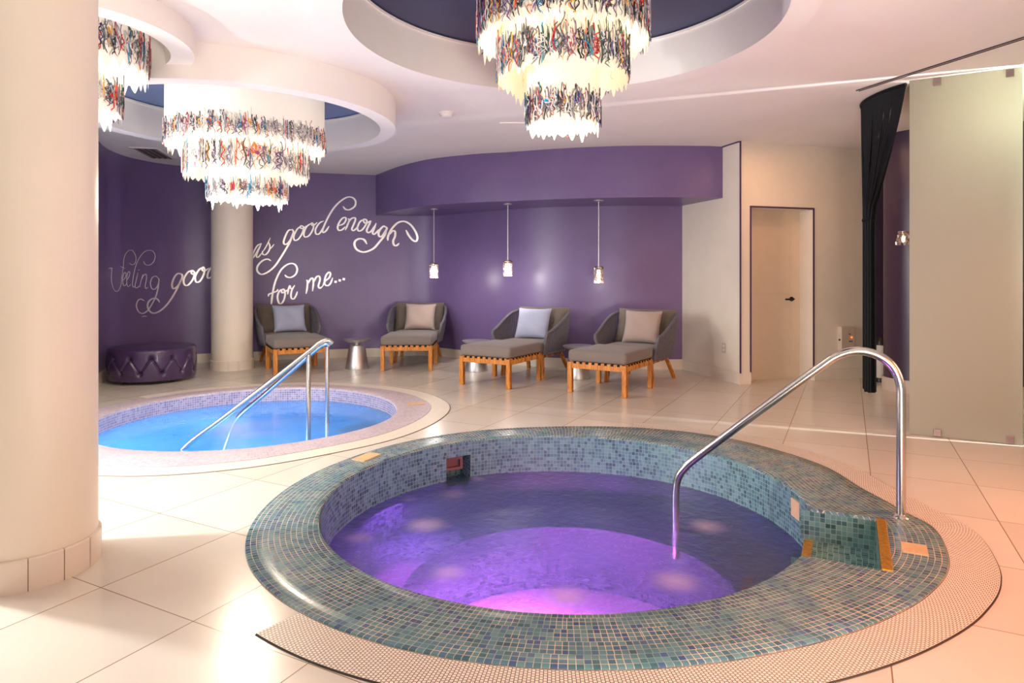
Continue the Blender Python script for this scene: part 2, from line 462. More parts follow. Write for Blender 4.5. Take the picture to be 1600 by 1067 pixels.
def plate_with_holes(outer, holes, z, th, up=True):
    bm = bmesh.new(); E = []
    for loop in [outer]+holes:
        vs = [bm.verts.new((x, y, z)) for x, y in loop]
        for i in range(len(vs)): E.append(bm.edges.new((vs[i], vs[(i+1) % len(vs)])))
    bmesh.ops.triangle_fill(bm, use_beauty=True, use_dissolve=False, edges=E)
    for f in bm.faces:
        if (f.normal.z > 0) != up: f.normal_flip()
    r = bmesh.ops.extrude_face_region(bm, geom=list(bm.faces))
    for g in r['geom']:
        if isinstance(g, bmesh.types.BMVert): g.co.z += (-th if up else th)
    bmesh.ops.recalc_face_normals(bm, faces=bm.faces)
    m = MB(); bm.verts.index_update()
    m.add([tuple(v.co) for v in bm.verts], [tuple(v.index for v in f.verts) for f in bm.faces]); bm.free()
    return m
def _plate(outer, holes, z, th, up=True):
    bm = bmesh.new(); E = []; loops = [outer]+holes
    for loop in loops:
        vs = [bm.verts.new((x, y, z)) for x, y in loop]
        for i in range(len(vs)): E.append(bm.edges.new((vs[i], vs[(i+1) % len(vs)])))
    bmesh.ops.triangle_fill(bm, use_beauty=True, use_dissolve=False, edges=E)
    bm.verts.index_update(); n = len(bm.verts); dz = -th if up else th
    V = [tuple(v.co) for v in bm.verts]; V += [(x, y, q+dz) for x, y, q in V]
    F = [tuple(v.index for v in f.verts) for f in bm.faces]; F += [tuple(n+k for k in reversed(f)) for f in F]
    k = 0
    for loop in loops:
        L = len(loop); F += [(k+i, k+(i+1) % L, n+k+(i+1) % L, n+k+i) for i in range(L)]; k += L
    bm.free(); return MB().add(V, F)
def circ(c, r, n=72): return [(c[0]+r*cos(2*pi*i/n), c[1]+r*sin(2*pi*i/n)) for i in range(n)]

# ------------------------------------------------------------------ the room
WP = [(-4.5,1.0),(-4.48,3.0),(-4.46,5.0),(-4.45,6.2),(-4.5,6.95),(-4.84,7.6),(-5.13,8.3),(-5.18,8.95),(-4.9,9.5),(-4.2,9.87),(-3.2,10.17),(-2.19,10.44),(-1.6,10.58),(-1.15,10.48),(-.7,10.08),(-.1,9.58),(.54,9.24),(1.4,9.06),(2.36,9.05)]
WALL = [(p.x, p.y) for p in crv([(x, y, 0) for x, y in WP], 8)]
WS = [0.0]
for _a, _b in zip(WALL, WALL[1:]): WS.append(WS[-1]+hypot(_b[0]-_a[0], _b[1]-_a[1]))
def on_wall(s, d=0.0):
    for i in range(len(WALL)-1):
        if WS[i] <= s <= WS[i+1] or i == len(WALL)-2:
            t = (s-WS[i])/(WS[i+1]-WS[i]); a, b = WALL[i], WALL[i+1]
            tx, ty = (b[0]-a[0]), (b[1]-a[1]); L = hypot(tx, ty); tx /= L; ty /= L
            return (a[0]+(b[0]-a[0])*t+ty*d, a[1]+(b[1]-a[1])*t-tx*d)
back_line = WALL[16:]
LEFT = [(-4.46, -3.0), (-4.46, 5.0)]

TUB = (0.33, 3.82); POOL = (-2.42, 6.05)
rt_out = polar([(-7.7,1.83),(-13.9,1.885),(-23.7,1.868),(-30.2,1.85),(-39.6,1.80),(-51.8,1.735),(-64.6,1.69),(-76.6,1.675),(-96,1.685),(-125,1.73),(-152.8,1.755),(176,1.705),(154.5,1.68),(133.4,1.70),(114,1.72),(88.3,1.755),(60,1.895),(45.3,1.94),(32,1.92),(19,1.885),(5.2,1.80)])
rt_in = polar([(89,1.42),(117,1.435),(150,1.42),(180,1.40),(-155,1.39),(-125,1.36),(-97,1.33),(-70,1.295),(-40,1.28),(-10,1.335),(30,1.40),(60,1.42)])
rp_out = polar([(16,1.67),(60,1.665),(92,1.66),(140,1.645),(170,1.61),(-160,1.62),(-120,1.66),(-90,1.645),(-72,1.59),(-50,1.515),(-30,1.54),(-10,1.58)])
rp_in = polar([(0,1.32),(21,1.335),(60,1.40),(90,1.47),(130,1.42),(180,1.34),(-140,1.30),(-90,1.25),(-45,1.24)])
def loop(c, rf, n=180, d=0.0): return [(c[0]+(rf(2*pi*i/n)+d)*cos(2*pi*i/n), c[1]+(rf(2*pi*i/n)+d)*sin(2*pi*i/n)) for i in range(n)]
fl = _plate([(-6, -3), (7, -3), (7, 11), (-6, 11)], [loop(TUB, rt_out), loop(POOL, rp_out)], 0.0, 0.1)
struct(fl.build('floor', 'floor_tile', smooth=0))

DOMES = [((0.315, 4.18), 1.357, 1.53, 2.87, 3.22), ((-2.42, 5.83), 1.22, 1.36, 2.65, 2.97), ((-2.80, 4.02), 0.62, 0.76, 2.745, 2.96)]
ce = _plate([(-6, -3), (7, -3), (7, 11), (-6, 11)], [circ(c, r+0.02) for c, r, R, zb, zt in DOMES], H, 0.08, up=False)
struct(ce.build('ceiling', 'ceiling_paint', smooth=0))
for c, r, R, zb, zt in DOMES:
    ring = MB().lathe([(R, H+0.01), (R, zb), (r, zb), (r, zt-0.03), (r-0.012, zt-0.03), (r-0.012, zt-0.012), (r+0.06, zt-0.012), (r+0.06, H+0.07), (R, H+0.07)], 120, (c[0], c[1], 0), close=True)
    o = struct(ring.build('ceiling_recess_rim', 'ceiling_paint', smooth=30))
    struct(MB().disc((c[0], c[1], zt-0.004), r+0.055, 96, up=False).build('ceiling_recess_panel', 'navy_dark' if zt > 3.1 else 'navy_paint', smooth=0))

bw = strip(back_line, 0, H, 0.12); struct(bw.build('wall_back', 'purple_paint', smooth=40))
def strips_open(a, b, s0, s1, zl, zh, th):
    # straight wall from a to b with a rectangular opening s0..s1 x zl..zh
    a = Vector(a); b = Vector(b); d = (b-a); L = d.length; d /= L; P = lambda s: tuple(a+d*s)
    m = MB()
    for (p, q, z0, z1) in ((0, s0, 0, H), (s1, L, 0, H), (s0, s1, zh, H), (s0, s1, 0, zl)):
        if q-p > 1e-4 and z1-z0 > 1e-4:
            t = strip([P(p), P(q)], z0, z1, th); m.add(t.v, t.f)
    return m
struct(strips_open(LEFT[0], LEFT[1], 5.4, 7.8, 0.45, 2.45, 0.12).build('wall_left', 'purple_paint', smooth=0))
wf = MB()
for y in (2.43, 3.6, 4.77): wf.box((-4.52, y, 1.45), (0.06, 0.06, 2.0))
for z in (0.48, 2.42): wf.box((-4.52, 3.6, z), (0.06, 2.4, 0.06))
win = struct(wf.build('window_1', 'white_plastic', smooth=0))
# cream wall right of the lounge, and the wall with the door
CA, CB = (2.36, 9.05), (2.72, 7.78)
DD = Vector((0.958, 0.286)).normalized(); DN = Vector((-DD.y, DD.x))
def dw(s, d=0.0): p = Vector(CB)+DD*s+DN*d; return (p.x, p.y)
struct(strip([CA, CB], 0, H, 0.12).build('wall_return', 'cream_paint', smooth=0))
D0, D1, DH = 0.151, 1.049, 2.11
WE = 1.93
struct(strips_open(CB, dw(WE), D0, D1, 0.0, DH, 0.27).build('wall_right', 'cream_paint', smooth=0))
dm = MB(); a = math.atan2(DD.y, DD.x)
c = dw((D0+D1)/2, 0.255); dm.box((c[0], c[1], DH/2), (D1-D0+0.02, 0.045, DH+0.0), a)
door = struct(dm.build('door_1', 'door_paint', smooth=0))
hb = MB(); p = dw(D1-0.13, 0.215); q = dw(D1-0.25, 0.185); p2 = dw(D1-0.13, 0.18)
hb.tube([(*dw(D1-0.13, 0.232), 1.0), (*dw(D1-0.13, 0.215), 1.0)], 0.028, 16)
hb.tube([(*dw(D1-0.13, 0.225), 1.0), (*p2, 1.0), (*q, 0.997)], 0.011, 10)
h = hb.build('door_handle', 'dark_metal', door); h['label'] = 'dark metal lever handle'
pv = MB(); c2 = dw((D0+D1)/2, 0.231)
for zz, hh in ((0.55, 0.75), (1.5, 0.85)):
    for dz in (-hh/2, hh/2): pv.box((*c2, zz+dz), (0.62, 0.006, 0.012), a)
    for ds in (-0.31, 0.31):
        cc = dw((D0+D1)/2+ds, 0.231); pv.box((*cc, zz), (0.012, 0.006, hh), a)
pv.build('door_moulding', 'door_paint', door, smooth=0)
tr = MB()
for s in (D0-0.008, D1+0.008): cc = dw(s, -0.003); tr.box((*cc, DH/2+0.065), (0.018, 0.012, DH-0.11), a)
cc = dw((D0+D1)/2, -0.003); tr.box((*cc, DH+0.012), (D1-D0+0.034, 0.012, 0.02), a)
struct(tr.build('trim_1', 'purple_trim', smooth=0))
t2 = MB(); cc = dw(0.0, -0.004); t2.box((*cc, (H+0.13)/2), (0.016, 0.014, H-0.13), a)
m0 = ((CA[0]+CB[0])/2, (CA[1]+CB[1])/2)
t2.box((m0[0]-0.008, m0[1]-0.002, H-0.006), (1.30, 0.02, 0.014), math.atan2(CB[1]-CA[1], CB[0]-CA[0]))
struct(t2.build('trim_2', 'purple_trim', smooth=0))
# purple walls seen past the curtain
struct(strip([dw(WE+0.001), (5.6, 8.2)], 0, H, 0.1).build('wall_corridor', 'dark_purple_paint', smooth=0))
cw = [(p.x, p.y) for p in crv([(4.62, 7.85, 0), (4.34, 7.62, 0), (4.27, 7.42, 0), (4.36, 7.18, 0), (4.66, 6.95, 0), (5.6, 6.7, 0)], 6)]
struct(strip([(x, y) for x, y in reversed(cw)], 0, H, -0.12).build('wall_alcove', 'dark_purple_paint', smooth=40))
struct(strip(offset(cw, -0.018), 0, 0.14, 0.02).build('baseboard_alcove', 'base_tile' if 'base_tile' in M else 'cream_plastic', smooth=40))
struct(strip([(6.4, 8.2), (6.4, -3.0)], 0, H, 0.12).build('wall_far_right', 'cream_paint', smooth=0))

# soffit over the loungers
SF = [(-2.17, 10.42), (-1.69, 9.64), (-1.28, 9.13), (-0.95, 8.86), (-0.45, 8.60), (-0.07, 8.49), (0.49, 8.28), (1.0, 8.14), (1.58, 8.06), (2.31, 8.07), (2.62, 8.12)]
SFc = [(p.x, p.y) for p in crv([(x, y, 0) for x, y in SF], 6)]
ib = [i for i, p in enumerate(WALL) if p[0] > -2.16 and p[1] > 8]
poly = SFc+[(2.37, 9.04)]+[WALL[i] for i in reversed(ib)][1:]
struct(_plate(poly, [], 2.262, H-2.262-0.001, up=False).build('wall_soffit', 'purple_paint', smooth=40))

plain('base_tile', lin(226, 213, 197), 0.3, noise=0.04, scale=6)
struct(strip(offset(back_line, -0.016), 0, 0.135, 0.02).build('baseboard_back', 'base_tile', smooth=40))
struct(strip(offset(LEFT, -0.016), 0, 0.135, 0.02).build('baseboard_left', 'base_tile', smooth=40))
bb = strip(offset([CA, CB, dw(D0-0.01)], -0.016), 0, 0.14, 0.02)
t = strip(offset([dw(D1+0.01), dw(WE)], -0.016), 0, 0.14, 0.02); bb.add(t.v, t.f)
struct(bb.build('baseboard_right', 'base_tile', smooth=20))

def column(x, y, r, n, name):
    o = struct(MB().lathe([(r, 0.0), (r, H)], 72, (x, y, 0)).build(name, 'column_paint'))
    m = MB()
    for i in range(n):
        a0 = 2*pi*i/n+0.006; a1 = 2*pi*(i+1)/n-0.006
        m.lathe([(r-0.01, 0), (r+0.014, 0), (r+0.014, 0.128), (r+0.010, 0.134), (r-0.01, 0.134)], 6, (x, y, 0), close=True, a0=a0, a1=a1)
    b = m.build('baseboard_tiles', 'base_tile', o, smooth=30)
    g = MB().lathe([(r-0.01, 0.002), (r+0.009, 0.002), (r+0.009, 0.131), (r-0.01, 0.131)], 60, (x, y, 0), close=True).build('baseboard_grout', 'beige_tile', o)
    return o
column(-2.17, 2.91, 0.276, 14, 'column')
column(-3.90, 9.10, 0.27, 14, 'column')

# ------------------------------------------------------------------ hot tub
E1 = Vector((0.888, -0.46)); E2 = Vector((0.46, 0.888))
NL, NW0, NW1 = 1.585, -0.26, 0.42
ax = atan2(E1.y, E1.x)
def notch_r(th):
    d = (th-ax+pi) % (2*pi)-pi
    if abs(d) > 0.6: return None
    r = NL/cos(d); w = r*sin(d)
    if w > NW1: r = NW1/sin(d)
    if w < NW0: r = NW0/sin(d)
    return r
def tub_in(th):
    r = rt_in(th); q = notch_r(th)
    return max(r, q) if q and q > r else r
base = [2*pi*i/420 for i in range(420)]
for wv in (NW0, NW1):
    c0 = ax+atan2(wv, NL); base += [c0-0.0008, c0+0.0008]
    rr = rt_in(ax); c1 = ax+math.asin(wv/(1.33 if wv > 0 else 1.275)); base += [c1-0.002, c1+0.002]
for wv in (NW0, NW1):
    for k in range(40):
        rr = 1.27+(hypot(NL, wv)-1.27)*(k+.5)/40; base.append(ax+math.asin(wv/rr))
ANG = sorted(a % (2*pi) for a in base)
def ring_mesh(c, angs, prof, usc):
    # prof(th) -> list of (r, z, v); uv = (th*usc, v)
    m = MB(); n = len(angs); P = [prof(a) for a in angs]; k = len(P[0])
    V = [(r*cos(a), r*sin(a), z) for a, L in zip(angs, P) for r, z, v in L]; F = []; U = []
    for i in range(n):
        j = (i+1) % n; aj = angs[j]+(2*pi if j == 0 else 0)
        for q in range(k-1):
            F.append((i*k+q, i*k+q+1, j*k+q+1, j*k+q))
            U.append([(angs[i]*usc, P[i][q][2]), (angs[i]*usc, P[i][q+1][2]), (aj*usc, P[j][q+1][2]), (aj*usc, P[j][q][2])])
    return m.add(V, F, U)
tub = thing('hot_tub', 'round teal mosaic hot tub glowing purple in front, with a notched step at its side', 'hot tub', (TUB[0], TUB[1], 0))
def cop(th):
    ro, ri = rt_out(th), tub_in(th)
    L = [(ro, -0.06, -0.06), (ro, 0.004, 0.0), (ro-0.006, 0.010, 0.008)]
    L += [(ro-0.006-(ro-ri-0.02)*t, 0.010, 0.008+(ro-ri-0.02)*t) for t in (0.25, 0.5, 0.75, 1.0)]
    w = ro-ri
    return L+[(ri+0.006, 0.005, w-0.004), (ri, -0.010, w+0.012)]
ring_mesh(TUB, ANG, cop, 1.62).build('coping', 'teal_mosaic', tub, smooth=50)
WZ = -0.275; TZ = -0.165
nk0, nk1 = radians(117), radians(125.5)
wa = sorted(set([round(2*pi*i/240, 6) for i in range(240)]+[nk0, nk1]))
wm = MB(); zs = [0.0, -0.10, TZ, -0.32, -1.0]
for i in range(len(wa)):
    a0 = wa[i]; a1 = wa[(i+1) % len(wa)]+(2*pi if i == len(wa)-1 else 0); mid = (a0+a1)/2
    q = notch_r(mid); inn = q is not None and q > rt_in(mid)
    for z1, z0 in zip(zs, zs[1:]):
        if nk0-1e-4 < mid < nk1+1e-4 and z1 <= -0.09 and z0 >= -0.33: continue
        if inn and z1 > TZ+0.001: continue
        V = [(rt_in(b)*cos(b), rt_in(b)*sin(b), z) for b, z in ((a0, z1), (a0, z0), (a1, z0), (a1, z1))]
        wm.add(V, [(0, 1, 2, 3)], [[(b*1.40, z) for b, z in ((a0, z1), (a0, z0), (a1, z0), (a1, z1))]])
def lp(l, w, z): p = E1*l+E2*w; return (p.x, p.y, z)
def quad(m, A, B, C2, D, ua=None):
    A, B, C2, D = map(Vector, (A, B, C2, D)); u = (B-A).length; v = (D-A).length
    m.add([A, B, C2, D], [(0, 1, 2, 3)], [[(0, 0), (u, 0), (u, v), (0, v)]])
wm.build('basin_wall', 'deep_mosaic', tub, smooth=40)
st = MB()
def rin_at(w): return sqrt(max(0, 1.30**2-w*w))
quad(st, lp(NL, NW0, -0.005), lp(NL, NW1, -0.005), lp(NL, NW1, TZ), lp(NL, NW0, TZ))
quad(st, lp(1.22, NW1, -0.005), lp(NL, NW1, -0.005), lp(NL, NW1, TZ), lp(1.22, NW1, TZ))
quad(st, lp(1.22, NW0, -0.005), lp(NL, NW0, -0.005), lp(NL, NW0, TZ), lp(1.22, NW0, TZ))
quad(st, lp(1.235, NW0, TZ), lp(NL, NW0, TZ), lp(NL, NW1, TZ), lp(1.235, NW1, TZ))
for l0, l1, z0, z1 in ((0.93, 1.235, -0.42, TZ), (0.63, 0.93, -0.68, -0.42), (0.63, 0.631, -1.0, -0.68)):
    quad(st, lp(l1, NW0, z0), lp(l1, NW1, z0), lp(l1, NW1, z1), lp(l1, NW0, z1))
    quad(st, lp(l0, NW0, z0), lp(l1, NW0, z0), lp(l1, NW1, z0), lp(l0, NW1, z0))
    for w in (NW0, NW1): quad(st, lp(l0, w, -1), lp(l1, w, -1), lp(l1, w, z0), lp(l0, w, z0))
quad(st, lp(0.63, NW0, -1.0), lp(0.63, NW1, -1.0), lp(0.63, NW1, -0.68), lp(0.63, NW0, -0.68))
st.build('step', 'deep_mosaic', tub, smooth=0)
for l, z in ((NL+0.024, 0.0), (1.26, TZ-0.012), (0.955, -0.432), (0.655, -0.692)):
    g = MB(); p = E1*(l)+E2*((NW0+NW1)/2)
    g.box((p.x, p.y, z), (0.046, NW1-NW0, 0.03), ax); g.build('step_nosing', 'gold_tile', tub, smooth=0, bevel=0.004)
bn = ring_mesh(TUB, wa, lambda th: [(rt_in(th), -0.55, 0.0), (0.98, -0.55, 0.42), (0.98, -1.0, 0.87)], 1.2)
bn.build('bench', 'deep_mosaic', tub, smooth=40)
fm = MB(); V = [(0, 0, -1.0)]+[(1.0*cos(2*pi*i/64), 1.0*sin(2*pi*i/64), -1.0) for i in range(64)]
for i in range(64):
    j = (i+1) % 64; fm.add([V[0], V[1+i], V[1+j]], [(0, 1, 2)], [[(V[0][0], V[0][1]), (V[1+i][0], V[1+i][1]), (V[1+j][0], V[1+j][1])]])
fm.build('basin_floor', 'pale_mosaic', tub, smooth=0)
# skimmer niche in the tub wall
sk = MB(); am = (nk0+nk1)/2; r0 = rt_in(am)
def sp(a, r, z): return (r*cos(a), r*sin(a), z)
k0, k1 = nk0+0.001, nk1-0.001; R0a, R0b = rt_in(k0)-0.001, rt_in(k1)-0.001
quad(sk, sp(k0, R0a, -0.10), sp(k0, R0a+.22, -0.10), sp(k0, R0a+.22, -0.32), sp(k0, R0a, -0.32))
quad(sk, sp(k1, R0b, -0.10), sp(k1, R0b+.22, -0.10), sp(k1, R0b+.22, -0.32), sp(k1, R0b, -0.32))
quad(sk, sp(k0, R0a, -0.10), sp(k1, R0b, -0.10), sp(k1, R0b+.22, -0.10), sp(k0, R0a+.22, -0.10))
quad(sk, sp(k0, R0a, -0.32), sp(k1, R0b, -0.32), sp(k1, R0b+.22, -0.32), sp(k0, R0a+.22, -0.32))
quad(sk, sp(k0, R0a+.22, -0.10), sp(k1, R0b+.22, -0.10), sp(k1, R0b+.22, -0.32), sp(k0, R0a+.22, -0.32))
sn = sk.build('skimmer_niche', 'deep_mosaic', tub, smooth=0)
sf = MB(); a2 = am+0.012
for dz in (-0.125, -0.205):
    p = sp(a2, r0+0.06, dz); sf.box(p, (0.03, 0.135, 0.022), am)
for da in (-0.045, 0.045):
    p = sp(a2+da, r0+0.06, -0.165); sf.box(p, (0.03, 0.022, 0.10), am)
p = sp(a2, r0+0.075, -0.165); sf.box(p, (0.01, 0.10, 0.07), am+0.15)
f = sf.build('skimmer_flap', 'skimmer_plastic', sn, smooth=0); f['label'] = 'reddish brown plastic skimmer frame'
# depth tiles
def flat_tile(x, y, sx, sy, rz, z=0.0125):
    return MB().box((x-TUB[0], y-TUB[1], z), (sx, sy, 0.006), rz)
flat_tile(1.895, 3.075, 0.105, 0.125, ax).build('depth_tile', 'beige_tile', tub, smooth=0)['label'] = 'plain beige depth tile set in the coping'
flat_tile(-1.03, 4.63, 0.11, 0.20, radians(155)).build('depth_tile', 'beige_tile', tub, smooth=0)['label'] = 'worn beige tile set in the coping'
th = radians(2); rr = rt_in(th)-0.004
MB().box((rr*cos(th), rr*sin(th), -0.085), (0.008, 0.105, 0.105), th).build('depth_tile', 'beige_tile', tub, smooth=0)['label'] = 'small cream tile on the inner wall'
# purple lamps under the water
for x, y, z, e, colr, sz in ((0.55, 3.22, -0.62, 64, (1.0, 0.10, 0.66), .12), (0.0, 4.10, -0.66, 46, (0.98, 0.14, 0.92), .14), (-0.12, 3.45, -0.62, 48, (0.58, 0.14, 1.0), .3), (0.38, 3.75, -0.62, 26, (0.66, 0.12, 1.0), .4), (-0.70, 4.45, -0.33, 9, (0.66, 0.12, 1.0), .45)):
    light('tub_lamp', 'AREA', (x, y, z), e, colr, sz, sz, target=(x, y, z-1))
light('tub_lamp', 'POINT', (0.985, 4.02, -0.42), 1.6, (1.0, 0.05, 0.60), 0.05)
FOAM = [(665, 820, 38, .5), (560, 840, 28, .45), (700, 895, 34, .5), (885, 932, 44, .6), (1055, 908, 46, .6), (1106, 822, 34, .5), (745, 748, 16, .4), (860, 733, 16, .5), (942, 733, 16, .5), (1126, 770, 22, .35), (640, 780, 14, .3), (710, 772, 26, .2)]
fo = []
for px, py, rp, s in FOAM:
    Y = (1.3-WZ)*1020/(py-430); X = (px-800)/1020*Y; fo.append((round(X-TUB[0], 3), round(Y-TUB[1], 3), round(rp/1020*Y*1.15, 3), s))
water('tub_water', lin(200, 204, 214), lin(70, 108, 118), 0.40, fo, bump=0.25, bscale=14.0, groug=0.35)
wl = MB(); n = 96; V = [(rt_in(2*pi*i/n)*1.002*cos(2*pi*i/n), rt_in(2*pi*i/n)*1.002*sin(2*pi*i/n), 0) for i in range(n)]
wl.add(V, [tuple(range(n))])
wo = wl.build('tub_water', 'tub_water', smooth=0, loc=(TUB[0], TUB[1], WZ))
tag(wo, 'cloudy purple lit bubbling water filling the teal mosaic hot tub', 'water', kind='stuff')
# white drain grate round the tub, front and side
g0, g1 = radians(-131), radians(68)
na = 160; gl = [g0+(g1-g0)*i/na for i in range(na+1)]
gm = MB()
def gpt(a, d):
    e = 0.01; p = Vector((rt_out(a)*cos(a), rt_out(a)*sin(a))); q = Vector((rt_out(a+e)*cos(a+e), rt_out(a+e)*sin(a+e)))
    t = (q-p).normalized(); return p+Vector((t.y, -t.x))*d
s = 0.0; prev = None; rows = []
for a in gl:
    p0, p1 = gpt(a, 0.006), gpt(a, 0.187)
    if prev is not None: s += (((p0+p1)/2)-prev).length
    prev = (p0+p1)/2; rows.append((p0, p1, s))
for i in range(na):
    a, b = rows[i], rows[i+1]
    gm.add([(*a[0], .006), (*a[1], .006), (*b[1], .006), (*b[0], .006)], [(0, 1, 2, 3)], [[(0, a[2]), (.181, a[2]), (.181, b[2]), (0, b[2])]])
    gm.add([(*a[1], .006), (*a[1], -.004), (*b[1], -.004), (*b[1], .006)], [(0, 1, 2, 3)], [[(0, 0), (0, 0), (0, 0), (0, 0)]])
gr = thing('drain_grate', 'white perforated drain grate curving round the teal hot tub', 'drain grate', (TUB[0], TUB[1], 0))
gm.build('grate_panel', 'grate_plastic', gr, smooth=0)
ge = MB().tube([(*gpt(a, 0.189), 0.001) for a in gl], 0.003, 6)
ge.build('grate_edge', 'vent_dark', gr)

def rail(pts, r, n=14, seg=8): return MB().tube([tuple(p) for p in crv(pts, seg)], r, n)
hr = thing('handrail', 'tall polished steel handrail arching from the teal tub coping down into purple water', 'handrail', (2.08, 3.49, 0))
def hl(d, z): return (-0.888*d, 0.46*d, z)
pts = [hl(0, 0.005), hl(0, 0.30), hl(0, 0.60), hl(0.005, 0.72), hl(0.04, 0.81), hl(0.11, 0.866), hl(0.20, 0.885), hl(0.30, 0.855), hl(0.42, 0.76), hl(0.75, 0.475), hl(1.06, 0.20), hl(1.14, 0.12), hl(1.185, 0.05), hl(1.20, -0.05), hl(1.20, -0.25), hl(1.20, -0.45)]
rail(pts, 0.0235, 16).build('rail', 'steel', hr)
MB().lathe([(0.024, 0.026), (0.034, 0.024), (0.046, 0.012), (0.046, 0.006)], 24).build('base_flange', 'steel', hr)

# ------------------------------------------------------------------ second pool
pool = thing('plunge_pool', 'round pale lavender mosaic pool of blue water beside the column', 'pool', (POOL[0], POOL[1], 0))
A2 = [2*pi*i/240 for i in range(240)]
def cop2(th):
    ro, ri = rp_out(th), rp_in(th); w = ro-ri
    return [(ro, -0.05, -0.05), (ro, 0.006, 0.0), (ro-w*.5, 0.010, w*.5), (ri+0.02, 0.010, w-.02), (ri+.005, 0.004, w), (ri, -0.012, w+.015)]
ring_mesh(POOL, A2, cop2, 1.5).build('coping', 'lavender_mosaic', pool, smooth=50)
ring_mesh(POOL, A2, lambda th: [(rp_in(th), -0.012, 0), (rp_in(th), -0.16, .15)], 1.35).build('waterline_tiles', 'blue_mosaic', pool, smooth=50)
ring_mesh(POOL, A2, lambda th: [(rp_in(th), -0.16, 0), (rp_in(th)-.01, -0.95, .8), (0.6, -0.95, 1.5), (0.02, -0.95, 2.1)], 1.35).build('basin', 'pool_blue', pool, smooth=40)
sa = [radians(-52+i*104/24) for i in range(25)]
for r0, z, top in ((0.95, -0.30, 'lavender_mosaic'), (0.62, -0.55, 'pool_blue')):
    m = MB()
    for a, b in zip(sa, sa[1:]):
        P = lambda th, r, z: (r*cos(th), r*sin(th), z)
        m.add([P(a, r0, z), P(a, rp_in(a)-.01, z), P(b, rp_in(b)-.01, z), P(b, r0, z)], [(0, 1, 2, 3)], [[(a*1.2, 0), (a*1.2, .4), (b*1.2, .4), (b*1.2, 0)]])
        m.add([P(a, r0, z), P(b, r0, z), P(b, r0, -.95), P(a, r0, -.95)], [(0, 1, 2, 3)], [[(a*1.2, 0), (b*1.2, 0), (b*1.2, .6), (a*1.2, .6)]])
    m.build('step', top, pool, smooth=20)
MB().box((-0.965-POOL[0], 6.545-POOL[1], 0.0125), (0.16, 0.12, 0.006), 0.3).build('depth_tile', 'beige_tile', pool, smooth=0)['label'] = 'beige depth tile set in the coping'
for x, y, e in ((-2.9, 6.4, 12), (-2.2, 5.5, 8), (-3.3, 5.5, 9)):
    f = MB().lathe([(0.0, 0.02), (0.07, 0.015), (0.08, 0.0), (0.0, -0.004)], 20, (x-POOL[0], y-POOL[1], -0.94))
    f.build('underwater_light', 'cyan_lens', pool)
    light('pool_lamp', 'POINT', (x, y, -0.45), e, (0.55, 0.85, 1.0), 0.15)
water('pool_water', lin(190, 226, 250), lin(128, 190, 240), 0.50, [(x, y, r, s) for x, y, r, s in ((-0.15, 0.15, .55, .3), (0.1, -.1, .3, .25))], bump=0.08, bscale=7)
wl = MB(); n = 96; wl.add([(rp_in(2*pi*i/n)*1.002*cos(2*pi*i/n), rp_in(2*pi*i/n)*1.002*sin(2*pi*i/n), 0) for i in range(n)], [tuple(range(n))])
tag(wl.build('pool_water', 'pool_water', smooth=0, loc=(POOL[0], POOL[1], -0.14)), 'clear bright blue water in the lavender rimmed pool', 'water', kind='stuff')
A3 = [radians(-150+i*300/150) for i in range(151)]
gm = MB()
for a, b in zip(A3, A3[1:]):
    P = lambda th, d: ((rp_out(th)+d)*cos(th), (rp_out(th)+d)*sin(th))
    gm.add([(*P(a, .004), .004), (*P(a, .185), .004), (*P(b, .185), .004), (*P(b, .004), .004)], [(0, 1, 2, 3)], [[(0, a*1.7), (.18, a*1.7), (.18, b*1.7), (0, b*1.7)]])
def fine_grate():
    t = NT('fine_grate'); uv = t.n('UVMap').outputs[0]
    br = t.n('TexBrick', i_Vector=uv, i_Scale=1.0, offset=0.5)
    br.inputs['Brick Width'].default_value = 0.0135; br.inputs['Row Height'].default_value = 0.0135
    br.inputs['Mortar Size'].default_value = 0.0012
    br.inputs['Color1'].default_value = lin(238, 226, 208); br.inputs['Color2'].default_value = lin(232, 220, 202); br.inputs['Mortar'].default_value = lin(176, 158, 138)
    t.surf(t.bsdf(br.outputs[0], 0.4).outputs[0])
fine_grate()
gr2 = thing('drain_grate', 'cream drain grate ring round the lavender pool of blue water', 'drain grate', (POOL[0], POOL[1], 0))
gm.build('grate_panel', 'fine_grate', gr2, smooth=0)
MB().tube([((rp_out(a)+.19)*cos(a), (rp_out(a)+.19)*sin(a), 0.002) for a in A3], 0.003, 6).build('grate_edge', 'vent_grey', gr2)
def pool_rail(A, top, post, over, lbl, foot):
    t = thing('handrail', lbl, 'handrail', (post[0], post[1], foot))
    o = Vector((post[0], post[1], foot)); L = lambda p: Vector(p)-o
    A = Vector(A); top = Vector(top); d = (top-A)
    pts = [A+Vector((-.16, -.02, -.42)), A+Vector((-.10, -.01, -.22)), A+d*.0, A+d*.3, A+d*.65, A+d*.93, A+d*1.0+Vector((.03, .0, .005)), A+d*1.0+Vector((.075, 0, -.012))]
    if over: pts[-2:] = [A+d*1.0, A+d*1.05+Vector((.02, .01, -.01)), A+d*1.05+Vector((.06, .03, -.035))]
    MB().tube([L(p) for p in crv(pts, 6)], 0.021, 12).build('rail', 'steel', t)
    MB().tube([(0, 0, 0), (0, 0, post[2]-foot)], 0.021, 12).build('post', 'steel', t)
    MB().lathe([(0.022, 0.03), (0.045, 0.022), (0.055, 0.0)], 20).build('base_flange', 'steel', t)
pool_rail((-2.72, 5.40, -0.14), (-1.68, 5.66, 0.70), (-1.765, 5.66, 0.625), True, 'steel pool handrail nearest the purple hot tub', -0.30)
